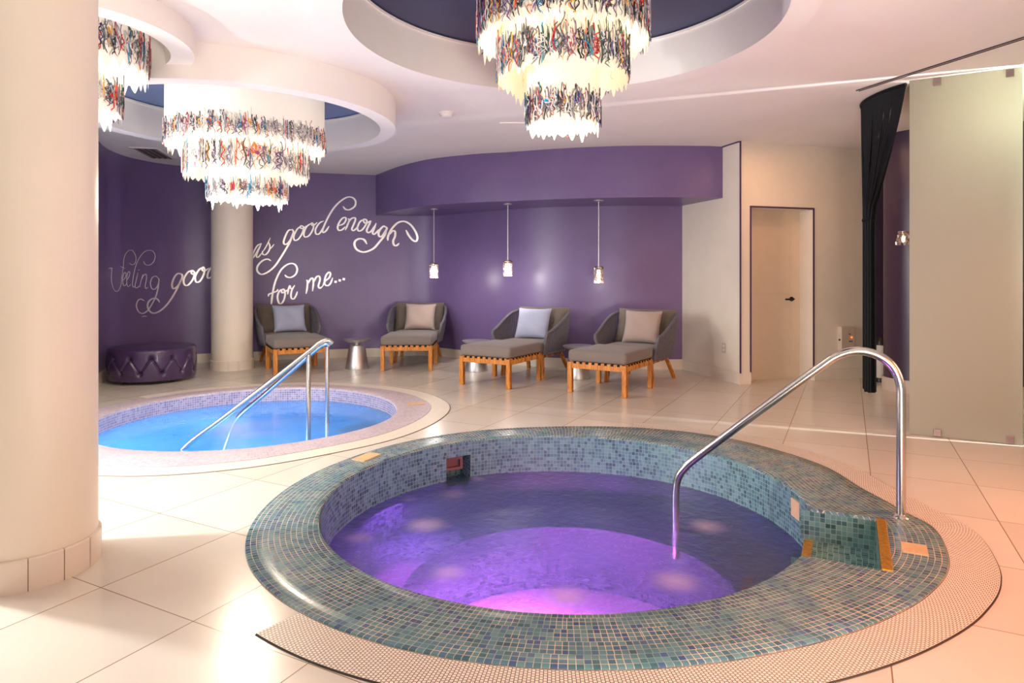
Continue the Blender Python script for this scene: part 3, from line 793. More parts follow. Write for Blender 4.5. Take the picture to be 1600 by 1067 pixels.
pool_rail((-2.78, 6.62, -0.14), (-1.85, 6.36, 0.625), (-1.80, 6.36, 0.60), False, 'steel pool handrail on the lounge chair side of the blue pool', -0.30)

# ------------------------------------------------------------------ chandeliers
PAL = [(30, 30, 36), (46, 48, 58), (80, 82, 92), (120, 120, 130), (160, 156, 160), (214, 208, 206), (236, 226, 220), (30, 34, 60), (60, 120, 160), (40, 150, 190), (200, 40, 30), (226, 84, 40), (240, 170, 50), (120, 40, 60), (130, 90, 140), (60, 96, 84), (176, 60, 70), (60, 62, 130)]
def shade_tier(r, z0, z1, n, rnd, fringe):
    m = MB(); V = []; bot = []
    b = 0.0; k = 0
    L = 0
    for i in range(n):
        if k <= 0: k = L = rnd.randint(3, 8); b = rnd.uniform(-.6, .6)*fringe; dp = rnd.choice((.3, .6, .9, 1.4))*fringe
        k -= 1; bot.append(z0+b*.5-dp*(1-abs(2*(L-k-.5)/L-1))**.8+.35*fringe)
    for i in range(n):
        a = 2*pi*i/n; bz = min(bot[i], z1)
        for z in (z1, z0+.06, bz): V.append((r*cos(a), r*sin(a), z))
    F = []
    for i in range(n):
        j = (i+1) % n
        F += [(i*3, i*3+1, j*3+1, j*3), (i*3+1, i*3+2, j*3+2, j*3+1)]
    m.add(V, F); return m
def drips(r, z0, hp, dens, rnd, pal, wts, rad):
    m = MB(); N = int(2*pi*r*dens)
    for i in range(N):
        a = 2*pi*(i+rnd.random())/N; c = lin(*rnd.choices(pal, wts)[0])
        top = z0+hp*rnd.uniform(.45, 1.0)*(1.35 if rnd.random() < .08 else 1)
        bot = z0+rnd.uniform(-.035, .05) if rnd.random() < .7 else z0+hp*rnd.uniform(.1, .5)
        n = 17; pts = []; amp = rnd.uniform(.002, .020)/r; w = rnd.uniform(.6, 3.0); ph = rnd.uniform(0, 6.3); lo = rnd.uniform(.01, .06) if rnd.random() < .7 else 0
        rr = r+rnd.uniform(.003, .014)
        for k in range(n):
            t = k/(n-1); aa = a+amp*sin(ph+w*2*pi*t); z = top+(bot-top)*t+lo*sin(ph+2*pi*w*t*1.3+1.2)*(1-t)
            pts.append((rr*cos(aa), rr*sin(aa), z))
        R = rad*rnd.uniform(.6, 1.5); rl = [R*(1.5 if k in (0, 1) and rnd.random() < .5 else 1.0) for k in range(n)]; rl[0] *= .7; rl[-1] *= .5
        m.tube(pts, rl, 5, col=c)
    return m
def chandelier(c, tiers, zt, seed, lbl, bright, power, wsel):
    rnd = random.Random(seed)
    t = thing('chandelier', lbl, 'chandelier', (c[0], c[1], zt), group=None)
    sm = 'drum_resin_bright' if bright else 'drum_resin'
    for r, z0, z1, hp in tiers:
        s = shade_tier(r, z0-zt-.02, z1-zt, int(2*pi*r*95), rnd, .055).build('shade_tier', sm, t, smooth=30, fixn=False)
        drips(r, z0-zt, hp, 160 if bright else 220, rnd, PAL, wsel, .0029).build('painted_drips', 'drip_paint', s, smooth=60)
        MB().lathe([(0.02, z1-zt-.004), (r-.004, z1-zt-.004), (r-.004, z1-zt+.004), (0.02, z1-zt+.004)], 48, close=True).build('tier_lid', sm, t)
    MB().lathe([(0.0, -.012), (.10, -.012), (.11, 0.0), (.11, .012)], 24, (0, 0, -.012)).build('ceiling_plate', 'steel', t)
    MB().tube([(0, 0, -.02), (0, 0, tiers[2][1]-zt+.2)], .012, 10).build('stem', 'steel', t)
    zz = (tiers[0][1]+tiers[1][1])/2
    for k in range(6):
        a = 2*pi*k/6+.3; rr = (tiers[0][0]+tiers[1][0])/2
        MB().lathe([(.012, .07), (.014, .04), (.026, .015), (.026, -.015), (.0, -.034)], 14, (rr*cos(a), rr*sin(a), tiers[0][1]-zt+.19)).build('bulb', 'bulb_glow', t)
    r3 = tiers[2][0]*.4
    for k in range(3):
        a = 2*pi*k/3+.9
        MB().lathe([(.012, .07), (.014, .04), (.026, .015), (.026, -.015), (.0, -.034)], 14, (r3*cos(a), r3*sin(a), tiers[2][1]-zt+.2)).build('bulb', 'bulb_glow', t)
    light('chandelier_bulb', 'POINT', (c[0], c[1], tiers[2][1]+.03), power[0], (1.0, .88, .70), .10)
    for k in range(3):
        a = 2*pi*k/3; rr = (tiers[1][0]+tiers[0][0])/2
        light('chandelier_bulb', 'POINT', (c[0]+rr*cos(a), c[1]+rr*sin(a), tiers[0][1]+.13), power[1], (1.0, .86, .66), .05)
    return t
dark = [7, 8, 8, 8, 8, 9, 9, 4, 3, 2.5, 3, 3, 2.5, 3, 4, 2, 2, 3]
pale = [2, 2, 3, 5, 8, 12, 14, 1, 2, 2, 3, 3, 2.5, 1, 2, 2, 2, 1.5]  # weighted to whites: the glare of the lit drum is put into the paint
chandelier((0.325, 4.18), [(.54, 2.79, 3.19, .26), (.414, 2.555, 2.93, .22), (.23, 2.26, 2.66, .19)], 3.215, 3, 'three tier drip painted chandelier hanging over the teal hot tub', False, (4.5, 1.1), dark)
chandelier((-2.36, 5.83), [(.66, 2.44, 2.93, .15), (.515, 2.19, 2.56, .24), (.33, 1.98, 2.34, .15)], 2.965, 5, 'widest pale drip painted chandelier hanging over the blue pool', True, (98, 4.0), pale)
chandelier((-2.80, 4.02), [(.49, 2.60, 2.93, .20), (.34, 2.33, 2.68, .18), (.2, 2.08, 2.4, .16)], 2.955, 8, 'drip painted chandelier half hidden behind the big front column', True, (14, 1.6), dark)

# ------------------------------------------------------------------ writing on the purple wall
wl = thing('wall_lettering', 'silver script lettering along the purple wall behind the pool', 'lettering', (*on_wall(10.0), 0))
wo = wl.location.copy()
LET=[('Feeling',[(3.4,[(7559,1397),(7540,1249),(7605,1127),(7713,1087),(7810,1152),(7845,1295),(7877,1410),(7897,1536),(7976,1623),(8063,1638),(8129,1562),(8123,1473),(8063,1442),(8006,1470)]),(4.1,[(7434,1386),(7523,1392),(7559,1364)]),(3.4,[(7792,1419),(7855,1405),(7913,1391)]),(3.9,[(7867,1227),(7926,1275),(7938,1329),(7900,1333),(7864,1266),(7872,1179),(7910,1159),(7954,1193)]),(3.9,[(7954,1227),(8003,1285),(8018,1343),(7984,1343),(7954,1265),(7961,1168),(7994,1148),(8040,1177)]),(4.0,[(8266,1495),(8289,1455),(8347,1441),(8415,1478),(8447,1560),(8425,1631),(8359,1652),(8278,1626),(8205,1554),(8142,1453),(8097,1324),(8069,1186),(8087,1137),(8127,1156)]),(4.5,[(8168,1334),(8136,1225),(8117,1146),(8152,1126),(8193,1155)]),(5.5,[(8184,1378),(8189,1368)]),(4.5,[(8254,1314),(8223,1224),(8199,1135)]),(4.5,[(8217,1215),(8264,1294),(8304,1315),(8313,1254),(8292,1153),(8303,1113),(8338,1132)]),(5.6,[(8490,1263),(8452,1289),(8403,1264),(8375,1193),(8392,1121),(8436,1100),(8484,1151),(8505,1233),(8484,1269)]),(7.6,[(8505,1243),(8490,1120),(8457,997),(8403,897),(8336,809),(8254,768),(8180,797),(8142,878),(8168,947),(8217,970),(8278,943)]),(5.0,[(8236,722),(8278,729),(8324,723)])]),
('good',[(10.5,[(8813,1310),(8769,1326),(8721,1273),(8687,1169),(8706,1106),(8760,1137),(8808,1220),(8827,1294),(8798,1331)]),(10.3,[(8825,1273),(8779,1158),(8731,1053),(8672,950),(8593,849),(8500,780),(8415,764),(8353,808),(8330,880),(8359,940),(8425,973),(8479,961),(8516,913)]),(10.6,[(8951,1374),(8894,1336),(8846,1241),(8856,1162),(8903,1156),(8961,1230),(8990,1326),(8961,1371),(8946,1337),(8975,1315),(9038,1358)]),(10.7,[(9105,1422),(9047,1379),(8999,1283),(9009,1204),(9057,1209),(9105,1294),(9124,1380),(9105,1422),(9091,1380),(9124,1364),(9183,1407)]),(10.8,[(9232,1445),(9178,1358),(9161,1273),(9193,1260),(9251,1316),(9300,1424)]),(10.8,[(9489,1685),(9519,1653),(9569,1686),(9549,1751),(9469,1739),(9389,1630),(9320,1467),(9290,1326),(9310,1294),(9359,1348)])]),
('was',[(8.9,[(9477,1593),(9460,1466),(9483,1415),(9535,1479),(9571,1619),(9559,1479),(9588,1466),(9641,1543),(9665,1684)]),(9.0,[(9915,1787),(9855,1750),(9801,1647),(9786,1557),(9831,1622),(9915,1787)]),(9.0,[(9913,1783),(9867,1673),(9843,1590),(9870,1577),(9930,1655)]),(7.1,[(9927,1648),(9988,1752),(10042,1875)]),(9.7,[(10018,1810),(10036,1740),(10022,1675),(9976,1617),(9933,1623),(9927,1674)]),(6.5,[(10024,1688),(10066,1734),(10097,1779)])]),
('good',[(11.0,[(10369,2004),(10305,1990),(10250,1872),(10237,1794),(10280,1781),(10342,1860),(10379,1965),(10360,2017)]),(11.6,[(10373,1965),(10330,1821),(10268,1703),(10194,1573),(10109,1443),(10012,1353),(9915,1314),(9855,1365),(9861,1442),(9927,1520),(10000,1548),(10054,1520)]),(9.8,[(10491,2069),(10428,2005),(10385,1900),(10398,1841),(10453,1862),(10509,1954),(10528,2046),(10491,2069),(10484,2032),(10528,2033),(10578,2073)]),(9.8,[(10653,2116),(10578,2060),(10534,1955),(10547,1896),(10609,1917),(10665,2009),(10678,2088),(10653,2118),(10653,2081),(10684,2082),(10734,2129)]),(10.5,[(10829,2151),(10766,2116),(10709,2023),(10716,1945),(10772,1959),(10835,2078)]),(11.3,[(11122,2389),(11161,2344),(11225,2339),(11303,2394),(11316,2474),(11271,2529),(11187,2534),(11084,2468),(10994,2372),(10918,2251),(10854,2118),(10814,2012),(10823,1970),(10867,2000),(10912,2073)])]),
('enough',[(11.5,[(11061,2082),(11131,2114),(11167,2172),(11160,2211),(11111,2197),(11061,2123),(11041,2050),(11061,2009),(11111,2020),(11157,2068)]),(11.5,[(11202,2199),(11217,2168),(11187,2084),(11157,2013)]),(11.5,[(11187,2105),(11243,2190),(11299,2212),(11314,2181),(11283,2097),(11258,2033),(11283,2008),(11324,2040),(11355,2077)]),(11.6,[(11447,2189),(11385,2151),(11345,2056),(11365,2004),(11421,2026),(11478,2111),(11488,2174),(11447,2192),(11442,2152),(11478,2127),(11529,2154),(11560,2170)]),(12.6,[(11558,2165),(11519,2091),(11488,2011),(11519,1980),(11570,2018),(11632,2119)]),(12.7,[(11637,2135),(11601,2039),(11581,1976),(11606,1955),(11653,1998),(11684,2036)]),(13.8,[(11788,2069),(11755,2087),(11705,2041),(11674,1977),(11684,1925),(11726,1925),(11778,2000),(11804,2054),(11773,2085)]),(14.2,[(11801,2043),(11767,1937),(11684,1829),(11601,1733),(11498,1680),(11416,1671),(11334,1710),(11299,1783),(11314,1846),(11375,1880),(11447,1866),(11493,1795)]),(13.9,[(11820,1855),(11822,1916),(11861,2012),(11925,2099),(11998,2157),(12093,2169),(12188,2114),(12263,2007),(12295,1911),(12273,1852),(12220,1868),(12156,1942),(12109,2033)]),(13.8,[(11853,1959),(11893,2013),(11935,2003),(11935,1929),(11906,1854),(11916,1792),(11956,1778),(12003,1818)])]),
('for',[(11.2,[(10252,1307),(10285,1275),(10343,1268),(10409,1311),(10435,1389),(10409,1459),(10351,1483),(10277,1458),(10203,1389),(10146,1285),(10106,1173),(10081,1053),(10065,941),(10049,799)]),(10.3,[(10013,974),(10025,1010),(10089,1036),(10138,1057),(10154,1087)]),(10.8,[(10236,1086),(10179,1061),(10146,975),(10163,880),(10195,858),(10236,913),(10257,1008),(10240,1082),(10207,1069),(10212,1030),(10252,1043),(10293,1077)]),(10.8,[(10295,1004),(10302,1069),(10325,1138),(10335,1103),(10359,1086)]),(10.8,[(10399,1146),(10359,1077),(10343,999),(10351,943),(10384,935),(10417,985),(10438,1050)])]),
('me...',[(11.3,[(10566,1224),(10587,1207),(10583,1111),(10566,1010)]),(11.4,[(10583,1145),(10633,1241),(10666,1250),(10675,1180),(10662,1049)]),(11.4,[(10670,1171),(10717,1268),(10759,1285),(10775,1232),(10750,1136),(10771,1098),(10813,1127)]),(11.4,[(10813,1127),(10851,1206),(10910,1259),(10932,1320),(10910,1348),(10868,1303),(10843,1215),(10851,1153),(10893,1137),(10936,1179),(10966,1263)]),(19.4,[(11012,1214),(11008,1179)]),(19.4,[(11076,1236),(11070,1201)]),(19.5,[(11138,1257),(11132,1221)])])]

for word, strokes in LET:
    m = MB()
    for hw, pts in strokes:
        P = crv([(s, z, 0) for s, z in pts], 5) if len(pts) > 2 else [Vector((s, z, 0)) for s, z in pts]
        V = []; n = len(P)
        for i in range(n):
            tdir = (P[min(i+1, n-1)]-P[max(i-1, 0)])
            tdir = tdir.normalized() if tdir.length > 1e-6 else Vector((1, 0, 0))
            k = 1.0 if n < 4 else (0.45+0.55*min(1.0, min(i, n-1-i)/3.0))*(0.8+0.45*abs(tdir.y))
            nx, ny = -tdir.y*hw*k, tdir.x*hw*k
            for sg in (1, -1):
                s, z = (P[i].x+nx*sg)/1000, (P[i].y+ny*sg)/1000
                for d in (0.001, 0.005):
                    x, y = on_wall(s, d); V.append((x-wo.x, y-wo.y, z))
        F = []
        for i in range(n-1):
            a, b = i*4, (i+1)*4
            F += [(a+1, a+3, b+3, b+1), (a, b, b+2, a+2), (a, a+1, b+1, b), (a+2, b+2, b+3, a+3)]
        F += [(0, 2, 3, 1), (n*4-4, n*4-3, n*4-1, n*4-2)]
        m.add(V, F)
    m.build('word', 'silver_letter', wl, smooth=0)

# ------------------------------------------------------------------ loungers
def soft_box(w, d, h, bulge=.012, n=10, r=.03):
    # cushion slab with rounded edges and a slightly crowned top
    m = MB(); V = []; F = []
    def sq(t, L): return (abs(t)**.999)*(1 if t > 0 else -1)*L
    rings = []
    for (ins, z) in ((r, 0.0), (r*.3, r*.3), (0, r), (0, h-r), (r*.3, h-r*.3), (r, h)):
        L = []
        for (cx, cy, a0) in ((1, 1, 0), (-1, 1, 90), (-1, -1, 180), (1, -1, 270)):
            for k in range(5):
                a = radians(a0+k*22.5); rr = max(r-ins, .001)+.012
                L.append((cx*(w/2-ins-rr)+rr*cos(a), cy*(d/2-ins-rr)+rr*sin(a), z))
        rings.append(L)
    k = len(rings[0]); V = [p for L in rings for p in L]
    for i in range(len(rings)-1):
        for q in range(k): F.append((i*k+q, i*k+(q+1) % k, (i+1)*k+(q+1) % k, (i+1)*k+q))
    V.append((0, 0, h+bulge)); top = len(V)-1
    mid = []
    for q in range(k):
        x, y, z = rings[-1][q]; V.append((x*.6, y*.6, h+bulge*.8)); mid.append(len(V)-1)
    b = (len(rings)-1)*k
    for q in range(k):
        F.append((b+q, b+(q+1) % k, mid[(q+1) % k], mid[q])); F.append((mid[q], mid[(q+1) % k], top))
    F.append(tuple(range(k-1, -1, -1)))
    return m.add(V, F)
def pillow(w, h, t, n=16, seed=1, pinch=.07, tufts=()):
    rnd = random.Random(seed); m = MB()
    ph = [rnd.uniform(0, 6) for _ in range(4)]
    G = {}
    V = []; F = []
    for sd in (1, -1):
        for i in range(n+1):
            for j in range(n+1):
                u, v = -1+2*i/n, -1+2*j/n; edge = (i in (0, n) or j in (0, n))
                if sd < 0 and edge: G[sd, i, j] = G[1, i, j]; continue
                k = max(0, (1-u**4))**.6*max(0, (1-v**4))**.6
                x = u*w/2*(1-pinch*(1-v*v)*abs(u)); y = v*h/2*(1-pinch*(1-u*u)*abs(v))
                z = sd*t/2*k*(1+.06*sin(3*u+ph[0])+.06*sin(4*v+ph[1])) + .008*sin(5*u+4*v+ph[2])*k
                for (tu, tv) in tufts: z -= sd*.35*t*exp(-((u-tu)**2+(v-tv)**2)/.03) if sd > 0 else 0
                G[sd, i, j] = len(V); V.append((x, y, z))
    for sd in (1, -1):
        for i in range(n):
            for j in range(n):
                q = (G[sd, i, j], G[sd, i+1, j], G[sd, i+1, j+1], G[sd, i, j+1]); F.append(q if sd > 0 else q[::-1])
    return m.add(V, F)
def shell_pts():
    half = [(-.395, -.40), (-.42, -.20), (-.43, .02), (-.41, .22), (-.34, .36), (-.19, .415), (0, .43)]
    full = half+[(-x, y) for x, y in reversed(half[:-1])]
    return [(p.x, p.y) for p in crv([(x, y, 0) for x, y in full], 10)]
SH = shell_pts()
def sh_top(y): t = max(0, min(1, (y+.40)/.75)); return .575+.245*(t*t*(3-2*t))**.85
def make_chair():
    t = thing('lounge_chair', '', 'chair', (0, 0, 0))
    top = [(x, y, sh_top(y)) for x, y in SH]
    bot = [(x*.86, y*.88, .315) for x, y in SH]
    rp = MB(); N = len(SH); L = [0]
    for a, b in zip(SH, SH[1:]): L.append(L[-1]+hypot(a[0]-b[0], a[1]-b[1]))
    ns = 62
    for k in range(ns):
        s = L[-1]*(k+.5)/ns; i = max(j for j in range(N-1) if L[j] <= s); f = (s-L[i])/(L[i+1]-L[i])
        A = Vector(bot[i]).lerp(Vector(bot[i+1]), f); B = Vector(top[i]).lerp(Vector(top[i+1]), f)
        o = Vector((B.x, B.y, 0)).normalized()*.018
        rp.tube([A, A.lerp(B, .3)+o, A.lerp(B, .65)+o, B], .0125, 6, flat=.7)
    rp.build('rope_back', 'rope', t, smooth=60)
    fr = MB().tube([bot[0], Vector(bot[0]).lerp(Vector(top[0]), .5), tuple(Vector(top[0])-Vector((0, 0, .04)))]+top[1:-1]+[tuple(Vector(top[-1])-Vector((0, 0, .04))), Vector(bot[-1]).lerp(Vector(top[-1]), .5), bot[-1]], .021, 10)
    fr.build('arm_rail', 'rope', t, smooth=60)
    MB().tube(bot, .016, 8).build('lower_rail', 'rope', t, smooth=60)
    sf = MB(); sf.box((0, -.29, .285), (.62, .045, .06)); sf.box((0, .27, .285), (.50, .045, .06))
    for x in (-.27, .27): sf.box((x, 0, .285), (.045, .56, .06))
    sf.build('seat_frame', 'teak', t, smooth=0, bevel=.005)
    for sx in (-1, 1):
        MB().bar((sx*.29, -.30, .0), (sx*.27, -.285, .31), .05).build('leg', 'teak', t, smooth=0, bevel=.006)
        MB().bar((sx*.31, .43, .0), (sx*.245, .26, .31), .045).build('leg', 'teak', t, smooth=0, bevel=.006)
    o = soft_box(.68, .66, .13).build('seat_cushion', 'seat_fabric', t, smooth=50); o.location = (0, -.06, .325)
    o = pillow(.77, .50, .18, 18, 3, .04, tufts=((0, .55), (-.35, .1), (.35, .1))).build('back_cushion', 'back_fabric', t, smooth=80)
    o.location = (0, .215, .640); o.rotation_euler = (radians(68), 0, 0)
    return t
def make_ottoman():
    t = thing('ottoman', '', 'ottoman', (0, 0, 0)); W, D = .70, .78
    for sx in (-1, 1):
        for sy in (-1, 1):
            MB().box((sx*(W/2-.026), sy*(D/2-.026), .17), (.052, .052, .34)).build('leg', 'teak', t, smooth=0, bevel=.006)
    for sy in (-1, 1): MB().box((0, sy*(D/2-.024), .310), (W-.10, .036, .074)).build('rail', 'teak', t, smooth=0, bevel=.004)
    for sx in (-1, 1): MB().box((sx*(W/2-.024), 0, .310), (.036, D-.10, .074)).build('rail', 'teak', t, smooth=0, bevel=.004)
    w = MB()
    for k in range(8):
        x = -W/2+.09+(W-.18)*k/7; w.box((x, 0, .337), (.030, D+.0, .020))
    for k in range(9):
        y = -D/2+.09+(D-.18)*k/8; w.box((0, y, .339), (W+.0, .030, .018))
    w.build('webbing', 'black_cord', t, smooth=0)
    o = soft_box(W, D, .125, .010).build('cushion', 'seat_fabric', t, smooth=50); o.location = (0, 0, .349)
    return t
CH = [(-3.31, 9.60, 28, '', 'blue_fabric'), (-1.45, 10.02, 1, '', 'taupe_fabric'), (.286, 8.64, -30.5, '', 'blue_fabric'), (1.56, 8.07, -32.9, '', 'taupe_fabric')]
OT = [(-2.94, 8.90, 28), (-1.44, 9.235, 1), (-.13, 7.93, -30.5), (1.12, 7.39, -32.9)]
CL = ['dark rope lounge chair beside the far column, under the words for me', 'dark rope lounge chair facing straight out with a taupe pillow', 'dark rope lounge chair turned sideways holding a blue grey pillow', 'dark rope lounge chair nearest the cream wall and door']
OL = ['grey cushioned teak ottoman behind the pool handrails, with its corner towards the viewer', 'grey cushioned teak ottoman facing straight out, behind the pool rim', 'grey cushioned teak ottoman between two silver tables, before the sideways blue pillow chair', 'grey cushioned teak ottoman closest to the teal hot tub and the door wall']
PL = ['blue grey throw pillow on the chair beside the far column', 'taupe throw pillow on the straight facing chair', 'blue grey throw pillow on the sideways chair under the middle pendants', 'taupe throw pillow on the chair nearest the door wall']
c0 = make_chair(); o0 = make_ottoman()
for i in range(4):
    x, y, rz = CH[i][:3]
    c = c0 if i == 0 else copy_tree(c0)
    c.location = (x, y, 0); c.rotation_euler = (0, 0, radians(rz)); c['label'] = CL[i]; c['group'] = 'rope lounge chairs along the purple wall'
    q = o0 if i == 0 else copy_tree(o0)
    q.location = (OT[i][0], OT[i][1], 0); q.rotation_euler = (0, 0, radians(OT[i][2])); q['label'] = OL[i]; q['group'] = 'ottomans before the lounge chairs'
    p = pillow(.47, .42, .15, 16, 10+i, .06).build('throw_pillow', CH[i][4], smooth=80)
    a = radians(rz); lx, ly = (.04, .035) if i != 2 else (-.02, .035)
    ly -= .01
    p.location = (x+lx*cos(a)-ly*sin(a), y+lx*sin(a)+ly*cos(a), .665); p.rotation_euler = (radians(68), 0, a+radians((4, -2, 6, 3)[i]))
    tag(p, PL[i], 'pillow', 'throw pillows on the lounge chairs')
def make_table():
    t = thing('side_table', '', 'table', (0, 0, 0))
    MB().lathe([(.0, .0), (.158, .0), (.160, .01), (.152, .06), (.112, .30), (.100, .325), (.085, .33), (0, .33)], 48).build('base', 'brushed_aluminium', t, smooth=40)
    MB().lathe([(.03, .325), (.042, .33), (.036, .345), (.05, .358), (.12, .372), (.03, .372)], 40, close=True).build('neck', 'brushed_aluminium', t, smooth=40)
    MB().lathe([(.0, .366), (.11, .366), (.165, .384), (.188, .402), (.192, .412), (.184, .416), (.15, .408), (0, .406)], 56).build('table_top', 'brushed_aluminium', t, smooth=40)
    return t
t0 = make_table()
for i, (x, y, lb) in enumerate(((-2.16, 9.10, 'silver pedestal side table standing clear between the first two chairs'), (-.487, 8.90, 'silver pedestal side table half hidden behind the ottoman of the sideways chair'), (.83, 8.25, 'silver pedestal side table half hidden behind the ottoman nearest the door'))):
    t = t0 if i == 0 else copy_tree(t0)
    t.location = (x, y, 0); t['label'] = lb; t['group'] = 'silver side tables between the chairs'

# tufted round pouf
pf = thing('pouf', 'round purple leather pouf with deep button tufting by the purple wall', 'pouf', (-4.48, 8.14, 0), radians(20))
PR, PZ0, PZ1 = .485, .035, .42; NB = 13
rowsb = [(.315, 0.0), (.135, .5)]
m = MB(); n = 400; zs = [PZ0+(PZ1-.03-PZ0)*k/44 for k in range(45)]
def tuft(a, z):
    d = 0.0; u = a/(2*pi)*NB
    for zr, off in rowsb:
        du = ((u-off+.5) % 1)-.5; ds = du*2*pi*PR/NB; d -= .030*exp(-(ds*ds+(z-zr)**2)/.0007)
    t = (z-.135)/.18
    if 0 <= t <= 1:
        for off, sl in ((.5, .5), (.5, -.5)):
            du = ((u-(off+sl*t)+.5) % 1)-.5; ds = du*2*pi*PR/NB*.8; d -= .020*exp(-ds*ds/.00007)
    d += .012*sin(pi*max(0, min(1, (z-PZ0)/(PZ1-PZ0))))
    return d
V = []; F = []
for z in zs:
    for i in range(n):
        a = 2*pi*i/n; r = PR+tuft(a, z)-(.02 if z == zs[0] else 0); V.append((r*cos(a), r*sin(a), z))
for r, z in ((PR-.004, PZ1-.012), (PR-.03, PZ1), (PR-.15, PZ1+.008), (.05, PZ1+.012)):
    for i in range(n): a = 2*pi*i/n; V.append((r*cos(a), r*sin(a), z))
nz = len(zs)+4
for k in range(nz-1):
    for i in range(n): j = (i+1) % n; F.append((k*n+i, k*n+j, (k+1)*n+j, (k+1)*n+i))
F.append(tuple((nz-1)*n+i for i in range(n))); F.append(tuple(range(n-1, -1, -1)))
m.add(V, F).build('upholstery', 'purple_leather', pf, smooth=70)
for zr, off in rowsb:
    for k in range(NB):
        a = 2*pi*(k+off)/NB; r = PR-.024
        b = MB().lathe([(0, .005), (.007, .004), (.010, 0), (0, -.004)], 10)
        o = b.build('button', 'leather_button', pf); o.location = (r*cos(a), r*sin(a), zr); o.rotation_euler = (0, pi/2, a)
for k in range(4):
    a = pi/4+pi/2*k; MB().lathe([(.0, 0), (.024, 0), (.028, .04), (0, .04)], 12, (.36*cos(a), .36*sin(a), 0)).build('foot', 'dark_metal', pf)

# pendant lamps under the soffit
for i, (x, y, z, lb) in enumerate(((-1.136, 9.5, 1.36, 'bright crystal pendant lamp near the end of the lettering'), (-.056, 8.82, 1.386, 'bright crystal pendant lamp in the middle of the three'), (1.117, 8.41, 1.30, 'dimmer crystal pendant lamp nearest the cream wall'))):
    t = thing('pendant_lamp', lb, 'lamp', (x, y, 2.262), group='crystal pendants under the purple soffit')
    dz = z-2.262
    MB().lathe([(.0, -.018), (.035, -.016), (.06, -.006), (.062, 0)], 24).build('canopy', 'brushed_aluminium', t)
    MB().tube([(0, 0, -.01), (0, 0, dz+.11)], .006, 8).build('cord', 'brushed_aluminium', t)
    MB().lathe([(0, .012), (.05, .010), (.056, 0), (.05, -.006), (0, -.006)], 24, (0, 0, dz+.105)).build('cap', 'steel', t)
    cr_ = MB(); rn = random.Random(i)
    for ring in range(5):
        for k in range(14):
            a = 2*pi*(k+.5*(ring % 2))/14; zc = dz+.085-ring*.042
            cr_.box((.055*cos(a), .055*sin(a), zc), (.012, .020, .036), a+rn.uniform(-.2, .2))
    cr_.build('crystal_shade', 'crystal', t, smooth=0)
    kk = (1.5, 1.5, .95)[i]
    MB().lathe([(.0, .075), (.02*kk, .07), (.03*kk, .0), (.026*kk, -.075), (0, -.085)], 16, (0, 0, dz)).build('bulb', 'pendant_glow' if i < 2 else 'pendant_dim_glow', t)
    light('pendant_light', 'POINT', (x, y, z-.11), (14, 14, 5)[i], (1.0, .93, .9), .05)

# ------------------------------------------------------------------ ceiling and wall fittings
sd = thing('smoke_detector', 'small white round smoke detector on the ceiling', 'smoke detector', (-.646, 6.42, H))
MB().lathe([(.075, 0), (.075, -.014), (.058, -.022)], 28).build('base_ring', 'white_plastic', sd)
MB().lathe([(.058, -.018), (.055, -.042), (.04, -.052), (0, -.054)], 28).build('cover', 'white_plastic', sd)
vt = thing('air_vent', 'grey slatted air vent in the ceiling above the lettering', 'vent', (-4.70, 8.56, H), radians(12))
m = MB()
for y in (-.38, .38): m.box((0, y, -.006), (.33, .03, .012))
for x in (-.15, .15): m.box((x, 0, -.006), (.03, .78, .012))
m.build('frame', 'white_plastic', vt, smooth=0); MB().box((0, 0, -.002), (.3, .74, .004)).build('backing', 'vent_dark', vt, smooth=0)
for k in range(4): MB().box((-.105+.07*k, 0, -.008), (.036, .73, .006)).build('slat', 'vent_grey', vt, smooth=0)
tag(MB().box((0, 0, 0), (.36, .36, .012)).build('access_panel', 'ceiling_paint', smooth=0, bevel=.003, loc=(.05, 7.0, H-.006)), 'square white access panel in the ceiling left of the hanging chandelier tip', 'panel')
# slim double track in the ceiling
tk = thing('ceiling_track', 'thin double metal track running along the pink ceiling', 'track', (2.99, 5.65, H))
for s in (-.016, .016):
    d = Vector((3.62-2.99, 3.9-5.65, 0)); nn = Vector((d.y, -d.x, 0)).normalized()*s
    MB().bar(nn+Vector((0, 0, -.004)), nn+d+Vector((0, 0, -.004)), .005, .010).build('rail', 'vent_dark', tk, smooth=0)
MB().bar(Vector((0, 0, -.001)), d+Vector((0, 0, -.001)), .024, .004).build('groove', 'ceiling_paint', tk, smooth=0)
# outlet, control box
oc = Vector((2.63, 8.09)); ang = math.atan2(CB[1]-CA[1], CB[0]-CA[0])
ol = thing('wall_outlet', 'cream wall socket low on the wall left of the door', 'outlet', (oc.x, oc.y, .40), ang)
MB().box((0, -.004, 0), (.075, .008, .12)).build('plate', 'cream_plastic', ol, smooth=0, bevel=.002)
for z in (-.025, .025): MB().box((0, -.009, z), (.03, .004, .028)).build('socket', 'white_plastic', ol, smooth=0, bevel=.001)
bx = dw(1.52, -.035); cb = thing('control_box', 'grey beige control box with a red light, right of the door', 'control box', (bx[0], bx[1], .36), math.atan2(DD.y, DD.x))
MB().box((0, 0, .15), (.20, .07, .30)).build('housing', 'cream_plastic', cb, smooth=0, bevel=.004)
led = MB().tube([(.05, -.035, .165), (.05, -.043, .165)], .009, 12).build('indicator_light', 'red_led', cb); led['label'] = 'small glowing red light'
for x, z in ((.02, .205), (.02, .115), (.05, .115)): MB().tube([(x, -.034, z), (x, -.044, z)], .007, 10).build('knob', 'dark_metal', cb)
MB().tube([(-.099, -.005, .135), (-.110, -.005, .135)], .012, 10).build('side_knob', 'dark_metal', cb)
